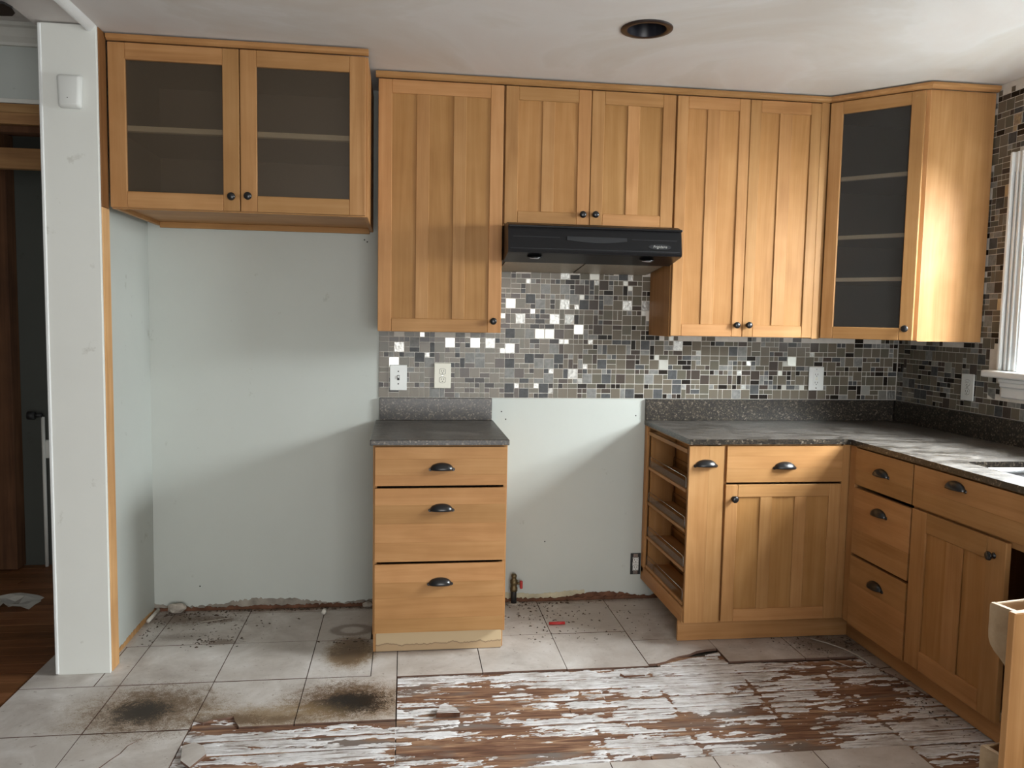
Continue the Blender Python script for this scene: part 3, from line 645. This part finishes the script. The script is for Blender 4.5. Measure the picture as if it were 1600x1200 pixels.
for a in (x0+t, x1-t-.004): box('lining', a, a+.004, FY+.05, -.012, FB+.0265, FT-.013, 'inside', c, 0)
box('lining', x0+t+.004, x1-t-.004, FY+.05, -.012, FB+.0262, FB+.030, 'inside', c, 0)
door(c, 'b', FY, -1.0024, -.524, FB, FT, 0, (-.553,1.862), 'smoked', .062, .062); door(c, 'b', FY, -.5206, -.0485+.006, FB, FT, 0, (-.491,1.866), 'smoked', .062, .062)
# mouldings on top
def mould(name, pts, zb, zt, label):
    o = thing(name, (pts[0][0], pts[0][1], zb), label, 'moulding'); prof = [(0,0),(.012,.0),(.022,.006),(.026,.013),(.024,zt-zb),(0,zt-zb)]
    for p, q_ in zip(pts, pts[1:]):
        p, q_ = Vector(p), Vector(q_); d = (q_-p).normalized(); n_ = Vector((d.y,-d.x)); bm = bmesh.new(); A = []; B = []
        for off, h in prof:
            A.append(bm.verts.new((*(p+n_*off-d*off*.4*(p != Vector(pts[0]))), zb+h))); B.append(bm.verts.new((*(q_+n_*off+d*off*.4*(q_ != Vector(pts[-1]))), zb+h)))
        for i in range(len(prof)): j = (i+1) % len(prof); bm.faces.new((A[i],A[j],B[j],B[i]))
        bm.faces.new(A); bm.faces.new(B); me = recentre(mesh_of(bm, 'moulding')); link('moulding_length', me, o, LASTC[0], 'wx')
    return o
mould('cabinet_moulding', [(-1.004,FY+.012),(-.031,FY+.012)], FT+.0045, FT+.026, 'thin maple moulding strip along the top of the fridge cabinet')
mould('cabinet_moulding', [(-.012,YU+.012),(2.058,YU+.012),(XR-.008,-.6150),(WC-.002,-.6150)], UT+.0045, UT+.028, 'thin maple moulding running above the range wall cabinets and round the corner')

# ------------------------------------------------------------------ range hood
c = thing('range_hood', (.906,-.25,1.63), 'black under-cabinet range hood with two round lamps and an oval badge', 'range hood')
HX0, HX1 = .5465, 1.306
prof = [(-.008,1.8205),(-.44,1.8205),(-.478,1.806),(-.482,1.796),(-.500,1.700),(-.496,1.690),(-.478,1.686),(-.33,1.660),(-.322,1.672),(-.008,1.640)]
o = prism('canopy', prof, [], HX0, HX1, 'yz', 'hoodblack', c)
box('top_lip', HX0-.001, HX1+.001, -.4985, -.475, 1.796, 1.8065, 'hoodblack', c, .004, 2)
# slanted front: parts lie on its plane
fa = math.atan2(.018, .096)
def onfront(name, me, x, z, lift=.0, mat=None):
    y = -.482-(1.796-z)/.096*.018-lift; return link(name, me, c, (x, y, z), mat, (-fa, 0, 0))
def slab(w, h, t, mat, curve=0):
    n = 14; pts = [(-w/2,h/2),(w/2,h/2)]+[(w/2-w*i/n, -h/2+(-curve*math.sin(math.pi*i/n) if curve else 0)+(curve if curve else 0)) for i in range(n+1)]
    me = prism_mesh(pts, [], -t, 0, 'xz'); me.materials.append(M[mat]); return me
onfront('switch_panel', slab(.262,.026,.003,'hoodpanel',.010), .930, 1.750, .0005)
onfront('groove', slab(.20,.0025,.0012,'hoodpanel'), .668, 1.758); onfront('groove', slab(.20,.0025,.0012,'hoodpanel'), 1.185, 1.758)
onfront('lower_groove', slab(.74,.003,.0014,'hoodpanel'), .926, 1.708)
ell = prism_mesh([(.050*math.cos(2*math.pi*i/28), .0115*math.sin(2*math.pi*i/28)) for i in range(28)], [], -.002, 0, 'xz'); ell.materials.append(M['hoodpanel'])
bd = onfront('badge', ell, 1.207, 1.729, .0005); bd['label'] = 'dark oval badge with script lettering'
M['letter'] = plain('silver_lettering', (.45,.45,.43), .35, .6)
tc = bpy.data.curves.new('lettering', 'FONT'); tc.body = 'Frigidaire'; tc.size = .0165; tc.align_x = 'CENTER'; tc.align_y = 'CENTER'; tc.shear = .3; tc.extrude = .0003
to = bpy.data.objects.new('tmp', tc); COL.objects.link(to); bpy.context.view_layer.update()
lm = bpy.data.meshes.new_from_object(to.evaluated_get(bpy.context.evaluated_depsgraph_get())); bpy.data.objects.remove(to)
lm.transform(Matrix.Rotation(R(90),4,'X')); lm.materials.clear(); lm.materials.append(M['letter'])
lo = bpy.data.objects.new('lettering', lm); COL.objects.link(lo); lo.parent = bd; lo.location = (0,-.0026,0); ORG[lo] = Vector((0,0,0))
sl = math.atan2(.026,.148)
for x in (.668, 1.165):
    me = lathe_mesh([(.030,0),(.033,-.004),(.028,-.006),(.025,-.003),(0,-.003)], 20); me.materials.append(M['black']); r_ = link('lamp_ring', me, c, (x,-.445,1.6792), None, (sl,0,0))
    me = lathe_mesh([(.024,-.0035),(.020,-.009),(0,-.011)], 20); me.materials.append(M['lens']); link('lamp_lens', me, r_, (x,-.445,1.6792), None)
for a, b_ in ((HX0+.015,.920),(.928,HX1-.015)):
    p = prism('grease_filter', [(-.318,1.6655),(-.318,1.6705),(-.02,1.6405),(-.02,1.6355)], [], a, b_, 'yz', 'filter', c)

# ------------------------------------------------------------------ base cabinets
YB, YBF = -.6432, -.622
def base_sides(c, x0, x1, yk, kmat='wx'):
    t = .016
    for a in (x0, x1-t): box('side_panel', a, a+t, YBF, -.008, .100, .890, 'wv', c)
    box('bottom_panel', x0+t, x1-t, YBF, -.012, .104, .120, 'wx', c); box('back_panel', x0+t, x1-t, -.012, -.008, .104, .888, 'inside', c, 0)
    box('front_rail', x0+t, x1-t, YBF, YBF+.018, .868, .890, 'wx', c)
c = thing('base_cabinet', (.27,-.31,0), 'freestanding maple base cabinet with three drawers left of the range gap', 'cabinet')
base_sides(c, -.006, .543, 0)
box('toe_board', .006, .537, -.566, -.552, .002, .0995, 'kickraw', c); box('toe_side', -.006, .0055, -.566, -.02, .002, .0995, 'wy', c); box('toe_side', .5372, .543, -.552, -.02, .002, .0995, 'wy', c)
drawer(c, 'b', YB, .0024, .5384, .725, .8841, 3, (.271,.790)); drawer(c, 'b', YB, .002, .5364, .410, .714, 4, (.271,.621)); drawer(c, 'b', YB, .002, .533, .1116, .3985, 4, (.269,.312))
# narrow pull-out with open side
c = thing('pullout_cabinet', (1.40,-.31,0), 'narrow open-sided maple pull-out with four wire-railed shelves beside the range gap', 'cabinet')
X0, X1 = 1.318, 1.4805
box('side_panel', X1-.014, X1, YBF, -.008, .100, .890, 'wv', c); box('back_post', X0, X0+.014, -.045, -.008, .142, .886, 'wv', c)
box('back_panel', X0+.0145, X1-.0145, -.013, -.009, .12, .886, 'wv', c, 0)
box('top_rail', X0, X0+.014, YBF, -.0085, .8865, .890, 'wy', c, 0)
box('lower_side_rail', X0, X0+.014, YBF, -.0085, .100, .1705, 'wy', c, .002)
box('bottom_panel', X0+.0145, X1-.0145, YBF, -.014, .104, .118, 'wy', c)
rk = thing  # readability
fr = box('pullout_back', X0+.020, X1-.020, -.062, -.048, .182, .862, 'wv', c)
box('rack_top_rail', X0+.006, X0+.020, -.600, -.048, .846, .864, 'wy', c); box('rack_top_rail', X1-.034, X1-.0205, -.600, -.063, .846, .864, 'wy', c)
box('rack_front', X0+.0205, X1-.036, -.612, -.600, .182, .864, 'wv', c)
for zz in (.688,.512,.338,.189):
    s_ = box('shelf', X0+.006, X1-.022, -.5985, -.0625, zz-.014, zz, 'wy', c)
    for xx in (X0+.011, X1-.030):
        tube('wire_rail', [(xx,-.592,zz+.001),(xx,-.588,zz+.046),(xx,-.582,zz+.052),(xx,-.08,zz+.052),(xx,-.074,zz+.046),(xx,-.07,zz+.001)], .0018, 'wire', s_, 6)
        box('rail_strip', xx-.001, xx+.001, -.586, -.074, zz+.004, zz+.034, 'acrylic', s_, 0)
for i in range(22):
    for yy_ in (-.052,): pass
drawer(c, 'b', YB, 1.3197, 1.4742, .1116, .8841, 2, (1.393,.797), True)
# drawer-and-door unit up to the corner
c = thing('base_cabinet', (1.77,-.31,0), 'maple base cabinet with one drawer over a three-panel door, beside the inner corner', 'cabinet')
base_sides(c, 1.482, 2.062, 0)
drawer(c, 'b', YB, 1.488, 2.0149, .726, .8835, 3, (1.749,.786)); door(c, 'b', YB, 1.4865, 2.0149, .1116, .716, 2, (1.523,.656), None, .055, .055, .054)
box('filler_stile', 2.0165, 2.062, YB+.004, YBF-.0005, .1116, .888, 'wv', c)
box('toe_board', 1.322, 2.135, -.566, -.552, .0015, .0995, 'wx', c)
# three-drawer unit on the right run
XF, XB = 2.045, 2.066; WB = W-.012
def rbase(c, ya, yb):
    t = .016
    for a in (ya, yb+t): box('side_panel', XB, WB, a-t, a, .100, .890, 'wv', c)
    box('bottom_panel', XB, WB, ya-t-.0005, yb+t+.0005, .104, .120, 'wy', c); box('back_panel', WB-.005, WB, ya-t-.0005, yb+t+.0005, .1205, .888, 'inside', c, 0)
    box('front_rail', XB, XB+.018, ya-t-.0005, yb+t+.0005, .868, .890, 'wy', c)
c = thing('base_cabinet', (2.36,-.87,0), 'maple base cabinet with three stacked drawers on the right run by the corner', 'cabinet')
rbase(c, -.650, -1.088)
box('filler_stile', XF+.004, XB-.0005, -.690, -.6445, .1116, .888, 'wv', c)
for za, zb, zp, n in ((.727,.8835,.797,2),(.426,.711,.632,3),(.108,.414,.328,3)): drawer(c, 'r', XF, .695, 1.083, za, zb, n, (.886,zp))
box('toe_board', 2.120, 2.134, -2.06, -.5665, .0015, .0995, 'wy', c)
# sink unit: false front, one closed door, one door swung open with racks
c = thing('sink_cabinet', (2.36,-1.575,0), 'maple sink base cabinet with its right door swung open on dark empty space', 'cabinet')
rbase(c, -1.0890, -2.062)
drawer(c, 'r', XF, 1.092, 2.058, .727, .8835, 2, (1.328,.838)); box('cross_rail', XB-.001, XB+.018, -2.045, -1.1065, .700, .736, 'wy', c)
for nm in (0,): box('floor_edge', XB-.0005, XB+.012, -2.045, -1.1065, .1205, .150, 'wpale', c)
door(c, 'r', XF, 1.093, 1.578, .1116, .716, 1, (1.526,.660), None, .085, .075, .085)
th = math.atan2(-2.155+2.066, 1.576-2.045)
hinge = Vector((2.045,-2.066,0))
dp = link('door', box_mesh(.37,.007,.50,'wpanel',0), c, hinge+Vector((0,0,.414)), None, (0,0,th)); ORG[dp] = Vector((0,0,0)); dp['label'] = 'open cabinet door seen edge-on with racks on its inner side'
# shift the panel mesh into door frame by its own copy
me = box_mesh(.37,.007,.50,'wpanel',0).copy(); me.transform(Matrix.Translation((.239,.010,0))); dp.data = me
DZ0, DZ1, DWD = .1116-.414, .722-.414, .478
box('stile', 0, .06, 0, .020, DZ0, DZ1, 'wv', dp, .0022); box('stile', DWD-.06, DWD, 0, .020, DZ0, DZ1, 'wv', dp, .0022)
box('rail', .06, DWD-.06, 0, .020, DZ0, DZ0+.06, 'wx', dp, .0022); box('rail', .06, DWD-.06, 0, .020, DZ1-.06, DZ1, 'wx', dp, .0022); box('mullion', .205, .275, .0136, .019, DZ0+.06, DZ1-.06, 'wv', dp, .0016)
for zt, hh in ((.712-.414,.20),(.335-.414,.19)):
    og = [(0,zt),(-.080,zt),(-.082,zt-.01),(-.082,zt-.080)]+[(-.082+.004*i+.0005*i*i*.8, zt-.080-.0135*i) for i in range(1,8)]+[(-.010,zt-hh),(0,zt-hh)]
    og = [(0,zt),(-.080,zt),(-.083,zt-.006),(-.083,zt-.075),(-.081,zt-.092),(-.075,zt-.107),(-.063,zt-.120),(-.047,zt-.131),(-.033,zt-.143),(-.020,zt-.160),(-.010,zt-.180),(0,zt-.197)]
    for xx in (.040, DWD-.052): prism('rack_side', og, [], xx, xx+.012, 'yz', 'wpale', dp)
    box('rack_front', .0525, DWD-.0525, -.080, -.070, zt-.080, zt, 'wpale', dp, .002); box('rack_floor', .0525, DWD-.0525, -.0695, -.002, zt-.090, zt-.080, 'wpale', dp)

# ------------------------------------------------------------------ worktops
c = thing('countertop', (.265,-.33,.892), 'short dark speckled stone countertop on the freestanding drawer cabinet', 'countertop')
box('slab', -.0176, .5471, -.6505, -.0015, .8915, .914, 'stone', c, .002); box('upstand', -.0, .540, -.022, -.0015, .9145, ZM-.001, 'stone', c, .0012)
c = thing('countertop', (2.1,-.5,.892), 'L-shaped dark speckled stone countertop running round the corner to the sink', 'countertop')
CI = W-.635; SX0, SX1, SY0, SY1 = 2.165, 2.555, -1.93, -1.205
def rr(x0, x1, y0, y1, r, n=5):
    P = []
    for cx, cy, a0 in ((x1-r,y1-r,0),(x0+r,y1-r,90),(x0+r,y0+r,180),(x1-r,y0+r,270)): P += [(cx+r*math.cos(R(a0+90*i/n)), cy+r*math.sin(R(a0+90*i/n))) for i in range(n+1)]
    return P
prism('slab', [(1.3162,-.0015),(1.3162,-.6505),(CI-.012,-.6505),(CI,-.6625),(CI,-2.75),(W-.0015,-2.75),(W-.0015,-.0015)], [rr(SX0,SX1,SY0,SY1,.03)[::-1]], .8915, .914, 'xy', 'stone', c)
box('upstand', 1.3162, W-.024, -.022, -.0015, .9145, ZM-.001, 'stone', c, .0012); box('upstand', W-.0225, W-.0015, -2.75, -.0015, .9145, ZM-.001, 'stone', c, .0012)
c = thing('kitchen_sink', (2.36,-1.57,.70), 'stainless steel sink set under the L-shaped stone countertop', 'sink')
bm = bmesh.new(); rings = []
for (g, r, z) in ((.018,.03,.8908),(-.002,.03,.8906),(-.003,.04,.86),(-.008,.05,.74),(-.03,.06,.715),(-.15,.04,.71)):
    rings.append([bm.verts.new((x, y, z)) for x, y in rr(SX0-g, SX1+g, SY0-g, SY1+g, r)])
for A, B in zip(rings, rings[1:]):
    for i in range(len(A)): j = (i+1) % len(A); bm.faces.new((A[i],A[j],B[j],B[i]))
bm.faces.new(rings[-1])
for f in bm.faces: f.smooth = True
link('bowl', recentre(mesh_of(bm, 'bowl')), c, LASTC[0], 'steel')
link('drain', lathe_mesh([(.045,0),(.045,.002),(.03,.002),(.028,-.001),(0,-.001)], 18), c, (2.36,-1.57,.7105), 'wire')

# ------------------------------------------------------------------ electrical fittings
def facing(face, p, lift, u, z):      # a point on the plate: u to the viewer's right
    return (p[0]+u, p[1]-lift, p[2]+z) if face == 'b' else (p[0]-lift, p[1]-u, p[2]+z)
def ebox(name, face, p, u0, u1, z0, z1, l0, l1, mat, par, bev=.0006, seg=1):
    a = facing(face, p, l0, u0, z0); b_ = facing(face, p, l1, u1, z1); return box(name, a[0], b_[0], a[1], b_[1], a[2], b_[2], mat, par, bev, seg)
def socket(par, face, p, z, mat, l=.0062):
    pts = [(.0165*math.cos(a)*1.0, .0140*math.sin(a)) for a in np.linspace(0, 2*math.pi, 20, endpoint=False)]
    pts = [(max(-.0145,min(.0145,x*1.1)), y) for x, y in pts]
    rim = [(x*1.09, y*1.10) for x, y in pts]
    def put(nm, poly, l0, l1, m_, pr):
        if face == 'b': return prism(nm, [(p[0]+x, p[2]+z+y) for x, y in poly], [], p[1]-l1, p[1]-l0, 'xz', m_, pr)
        return prism(nm, [(p[1]-x, p[2]+z+y) for x, y in poly], [], p[0]-l1, p[0]-l0, 'yz', m_, pr)
    f = put('receptacle_face', rim, l-.0004, l+.0003, 'slot', par); put('socket_face', pts, l+.0002, l+.0016, mat, f)
    for u in (-.0062,.0062): ebox('slot', face, (p[0],p[1],p[2]+z), u-.0012, u+.0012, -.001, .0072, l+.0015, l+.0019, 'slot', f, 0)
    ebox('ground_slot', face, (p[0],p[1],p[2]+z), -.0022, .0022, -.0095, -.005, l+.0015, l+.0019, 'slot', f, 0)
def outlet(face, p, label, mat='white', style='duplex'):
    c = thing('wall_switch' if style == 'switch' else 'power_outlet', p, label, 'light switch' if style == 'switch' else 'outlet')
    ebox('cover_plate', face, p, -.0405, .0405, -.061, .061, .0, .006, mat, c, .003, 2)
    if style == 'duplex': socket(c, face, p, .020, mat); socket(c, face, p, -.020, mat); ebox('screw', face, p, -.0025, .0025, -.0025, .0025, .006, .0068, 'steel', c)
    if style == 'decora':
        f = ebox('insert', face, p, -.0168, .0168, -.034, .034, .006, .0075, mat, c, .001)
        for z in (.021,-.021):
            for u in (-.0062,.0062): ebox('slot', face, (p[0],p[1],p[2]+z), u-.0012, u+.0012, -.003, .0055, .0074, .0079, 'slot', f, 0)
            ebox('ground_slot', face, (p[0],p[1],p[2]+z), -.0022, .0022, -.010, -.006, .0074, .0079, 'slot', f, 0)
        for z in (.004,-.004): ebox('test_button', face, (p[0],p[1],p[2]+z), -.006, .006, -.0025, .0025, .0074, .0085, 'ivory', f, 0)
    if style == 'switch':
        ebox('toggle_slot', face, p, -.0055, .0055, -.0125, .0125, .006, .0066, 'slot', c, 0); ebox('toggle', face, p, -.0035, .0035, -.002, .010, .0066, .013, mat, c, .001)
    if style != 'duplex':
        for z in (.030,-.030) if style == 'switch' else (.048,-.048): ebox('screw', face, p, -.003, .003, z-.003, z+.003, .006, .0068, 'slot' if style == 'switch' else 'steel', c)
    return c
outlet('b', (.0875,-.0092,1.119), 'white light switch plate on the mosaic, leftmost above the short countertop', 'white', 'switch')
outlet('b', (.2985,-.0092,1.130), 'white double outlet with ivory sockets right of the light switch plate', 'ivory', 'duplex')
outlet('b', (2.2165,-.0092,1.131), 'white outlet with test buttons on the back mosaic under the corner cabinet', 'white', 'decora')
outlet('r', (W-.0092,-.547,1.136), 'white double outlet on the right-hand mosaic beside the window sill', 'white', 'duplex')
p = (1.291,-.0008,.176); c = thing('bare_outlet', p, 'outlet without a cover plate in a dark box low in the range gap', 'outlet')
ebox('metal_box', 'b', p, -.026, .026, -.055, .055, 0, .003, 'rust', c, .001); ebox('yoke', 'b', p, -.012, .012, -.052, .052, .003, .005, 'steel', c, .0005)
socket(c, 'b', p, .0195, 'white', .006); socket(c, 'b', p, -.0195, 'white', .006); ebox('receptacle_body', 'b', p, -.0155, .0155, -.034, .034, .003, .0058, 'white', c, .001)
# gas stub with red lever
c = thing('gas_valve', (.662,-.040,0), 'brass gas stub pipe with red lever rising from the floor in the range gap', 'valve')
for nm, pr, mt in (('pipe', [(0,0),(.014,0),(.014,.062),(.012,.064)], 'rust'), ('valve_body', [(.012,.062),(.0185,.064),(.0185,.080),(.015,.084),(.016,.10),(.0185,.104),(.0185,.118),(.012,.122),(.012,.132),(.0135,.134),(.0135,.144),(.009,.149),(0,.150)], 'brass')):
    me = lathe_mesh(pr, 16); me.materials.append(M[mt]); link(nm, me, c, (.662,-.040,.001))
me = lathe_mesh([(0,0),(.034,0),(.032,.003),(.012,.004)], 18); me.materials.append(M['plaster']); link('floor_collar', me, c, (.662,-.040,.0005))
sp = tube('spindle', [(.676,-.046,.104),(.694,-.050,.104)], .006, 'brass', c); sp2 = box('lever', .690, .704, -.058, -.040, .078, .118, 'red', c, .004, 2)

# ------------------------------------------------------------------ ceiling and wall fittings
c = thing('recessed_lamp', (LX,LY,CZ), 'round dark bronze recessed lamp in the kitchen ceiling', 'lamp')
for nm, pr, mt in (('trim_ring', [(.0775,.002),(.0935,-.0005),(.093,-.004),(.074,-.007),(.070,-.004)], 'bronze'), ('baffle', [(.0715,-.004),(.067,.02),(.060,.05),(.056,.075)], 'baffle'), ('lens', [(.0558,.0745),(.03,.068),(0,.066)], 'lens')):
    me = lathe_mesh(pr, 36); me.materials.append(M[mt]); link(nm, me, c, (LX,LY,CZ))
c = thing('wall_sensor', (-1.102,-.673,2.147), 'white plastic sensor box high on the end of the partition wall', 'sensor')
def taper():
    bm = bmesh.new(); bmesh.ops.create_cube(bm, size=1); bmesh.ops.scale(bm, vec=(.093,.028,.125), verts=bm.verts)
    for v in bm.verts:
        if v.co.z < 0: v.co.x *= .90
        if v.co.y < 0: v.co.x *= .84; v.co.z *= .88
    bmesh.ops.bevel(bm, geom=bm.edges[:], offset=.010, segments=3, affect='EDGES', profile=.5)
    for f in bm.faces: f.smooth = True
    return mesh_of(bm, 'sensor')
link('housing', taper(), c, (-1.102,-.687,2.208), 'white'); box('indicator', -1.1065,-1.1035,-.7018,-.7008,2.180,2.183,'slot',c,0)
c = thing('ceiling_fan', (-1.80,-1.05,2.36), 'ceiling fan with dark blades in the adjoining room, one blade tip in view', 'ceiling fan')
me = lathe_mesh([(0,.28),(.05,.28),(.05,.25),(.014,.24),(.014,.13),(.09,.11),(.11,.07),(.11,.02),(.06,-.02),(0,-.03)], 24); me.materials.append(M['black']); link('motor', me, c, (-1.80,-1.05,2.36))
tip = Vector((-1.187,-.905)); a0 = math.atan2(tip.y+1.05, tip.x+1.80); bl = (tip-Vector((-1.80,-1.05))).length
bp = [(.14,-.045),(.30,-.065),(bl-.05,-.070),(bl-.015,-.055),(bl,-.02),(bl,.02),(bl-.015,.055),(bl-.05,.070),(.30,.065),(.14,.045)]
bmsh = prism_mesh(bp, [], .045, .053, 'xy'); bmsh.materials.append(M['black'])
for i in range(4): link('blade', bmsh, c, (-1.80,-1.05,2.36), None, (0,0,a0+i*math.pi/2))

# ------------------------------------------------------------------ things in the dark closet
c = thing('water_valve', (-1.865,.77,.84), 'small black valve on a pale pipe on the dark closet wall', 'valve')
tube('wheel', [(-1.905,.735,.84),(-1.870,.735,.84)], [.022,.022], 'rust', c, 12); tube('stem', [(-1.872,.735,.842),(-1.835,.735,.842)], .012, 'rust', c); tube('pipe', [(-1.842,.765,.83),(-1.842,.765,-.005)], .010, 'crown', c)
c = thing('junction_box', (-1.81,.78,.64), 'small pale box on the closet wall just below the black valve', 'box'); box('box_body', -1.845, -1.76, .77, .799, .60, .70, 'crown', c, .003); box('box_lid', -1.840, -1.765, .765, .7695, .605, .695, 'crown', c, .002)
def crumple(nx, ny, sx, sy, h, seed):
    rs = random.Random(seed); bm = bmesh.new(); G = [[bm.verts.new((sx*(i/nx-.5)+rs.uniform(-.01,.01), sy*(j/ny-.5)+rs.uniform(-.01,.01), .002+h*rs.random()*(1-abs(2*i/nx-1)**3))) for j in range(ny+1)] for i in range(nx+1)]
    for i in range(nx):
        for j in range(ny): bm.faces.new((G[i][j],G[i+1][j],G[i+1][j+1],G[i][j+1]))
    bmesh.ops.solidify(bm, geom=bm.faces[:], thickness=.0015); return mesh_of(bm, 'crumple')
tag(link('crumpled_sheet', crumple(9,5,.34,.16,.035,3), None, (-1.80,.16,-.003), 'pvc'), 'crumpled pale sheet lying on the dark hardwood floor', 'sheet')

# ------------------------------------------------------------------ loose things on the floor
o = tube('red_stub', [(.788,-.334,.0085),(.862,-.333,.0085)], .0075, 'red', None, 8); tag(o, 'short red plastic stub lying on the tiles in the range gap', 'stub')
o = tube('plastic_pipe', [(-1.030,-.155,.0095),(-1.026,-.012,.0095)], .0085, 'pvc', None, 10); tag(o, 'short white plastic pipe in the back left corner of the fridge recess', 'pipe')
o = tube('plastic_plug', [(-.254,-.118,.0125),(-.250,-.092,.0125)], [.0105,.0115], 'pvc', None, 10); tag(o, 'small pale plastic plug by the wall in the fridge recess', 'plug')
def shard(name, poly, z0, z1, mats, label, cat, rot=(0,0,0)):
    me = recentre(prism_mesh(poly, [], z0, z1, 'xy', True)); o = link(name, me, None, LASTC[0], mats); o.rotation_euler = rot; return tag(o, label, cat)
shard('tile_shard', [(-.588,-1.262),(-.556,-1.242),(-.520,-1.268),(-.500,-1.318),(-.532,-1.392),(-.570,-1.35)], -.0015, .007, ['tile','clay'], 'pointed broken floor tile piece on the stripped boards at lower left', 'tile shard')
shard('mortar_shard', [(.238,-1.138),(.322,-1.140),(.310,-1.112),(.272,-1.082),(.255,-1.090)], -.0005, .018, ['mortar','fibre'], 'chunk of white mortar on the bare brown boards before the drawer cabinet', 'mortar chunk', (R(8),0,0))
o = tube('wood_splinter', [(.975,-.885,.007),(.99,-.893,.0025),(1.03,-.895,.004),(1.075,-.893,.003)], [.006,.004,.0035,.0015], 'fibre', None, 6); tag(o, 'bent brown wood splinter on the white mortar before the range gap', 'splinter')
for (x, y, s, lab) in ((-.935,-.040,.045,'larger lump of broken plaster in the left corner of the fridge recess'), (-.055,-.034,.026,'small lump of broken plaster beside the drawer cabinet in the fridge recess')):
    bm = bmesh.new(); bmesh.ops.create_icosphere(bm, subdivisions=2, radius=s)
    for v in bm.verts: v.co *= random.uniform(.75,1.1); v.co.y *= .62; v.co.z *= .62
    tag(link('plaster_lump', mesh_of(bm,'lump'), None, (x, y, s*.56), 'plaster'), lab, 'plaster')
M['thread'] = plain('pale_fibre', (.40,.36,.31), .8)
o = tube('cable_strand', [(1.93,-.60,.0055),(1.98,-.66,.0055),(2.02,-.72,.0045),(2.045,-.80,.004),(2.05,-.87,.003)], .003, 'thread', None, 6); tag(o, 'thin pale strand lying by the toe board in the inner corner', 'strand')
for a, b_, lab in (((-.80,-.17),(-.66,-.125),'thin straw-like splinter across the stained tiles in the fridge recess'), ((1.90,-.82),(1.95,-.90),'thin pale splinter on the boards near the right-hand drawers')):
    o = tube('wood_splinter', [(*a,.003),(*b_,.004)], .0022, 'thread', None, 6); tag(o, lab, 'splinter')
STR = [(1.93+(2.05-1.93)*(1-(1-t)**1.7), -.60-.27*t) for t in np.linspace(0,1,14)]
def crumbs():
    rs = random.Random(11); V = []; F = []
    def add(x, y, s):
        b0 = len(V); a = rs.random()*6.28; L = s*rs.uniform(.8,2.2); w = s*rs.uniform(.4,.9)
        for sx, sy in ((-1,-1),(1,-.8),(.9,1),(-.8,.9)):
            u, v = sx*L, sy*w; V.append((x+u*math.cos(a)-v*math.sin(a), y+u*math.sin(a)+v*math.cos(a), .0003))
        V.append((x+rs.uniform(-.2,.2)*s, y, s*rs.uniform(.5,1.1)+.0006)); F.extend([(b0,b0+1,b0+4),(b0+1,b0+2,b0+4),(b0+2,b0+3,b0+4),(b0+3,b0,b0+4),(b0+3,b0+2,b0+1,b0)])
    for cx, cy, rx, ry, n, s in ((.78,-.18,.26,.14,150,.0036),(.75,-.05,.3,.02,60,.005),(-.75,-.13,.24,.08,70,.0034),(-.9,-.06,.1,.03,30,.005),(-.4,-.03,.35,.012,70,.005),(-.70,-.40,.10,.05,50,.004),(-.7,-.25,.2,.12,60,.003),(.85,-.45,.3,.06,60,.003),(1.28,-.25,.12,.15,30,.0035),(2.0,-.68,.10,.08,160,.0035),(1.9,-.62,.15,.05,40,.003),(-.98,-.25,.04,.2,40,.003),(2.04,-1.2,.06,.25,90,.0035),(-.1,-.45,.1,.05,20,.004)):
        for _ in range(n):
            x, y = rs.gauss(cx, rx*.6), rs.gauss(cy, ry*.7)
            if y > -.014 or (x < -1.04) or (-.02 < x < .55 and y > -.57) or (x > 1.31 and y > -.57) or x > 2.115: continue
            if any(abs(x-px)+abs(y-py) < .05 for px, py in STR): continue
            add(x, y, s*rs.uniform(.4,1.3))
    me = bpy.data.meshes.new('crumbs'); me.from_pydata(V, [], F); me.update(); return me
o = link('dark_crumbs', crumbs(), None, (0,0,0), 'crumb'); tag(o, 'scattered dark crumbs and chips of debris on the floor tiles', 'debris', None, 'stuff')
# screw holes and chips in the range gap wall
for x, z in ((.611,.917),(.59,.955),(1.27,.936),(.82,.30),(-.062,1.759),(-.075,1.768),(-.84,.115)):
    box('screw_hole', x-.003, x+.003, -.0008, -.0002, z-.003, z+.003, 'slot', wall_back, 0)
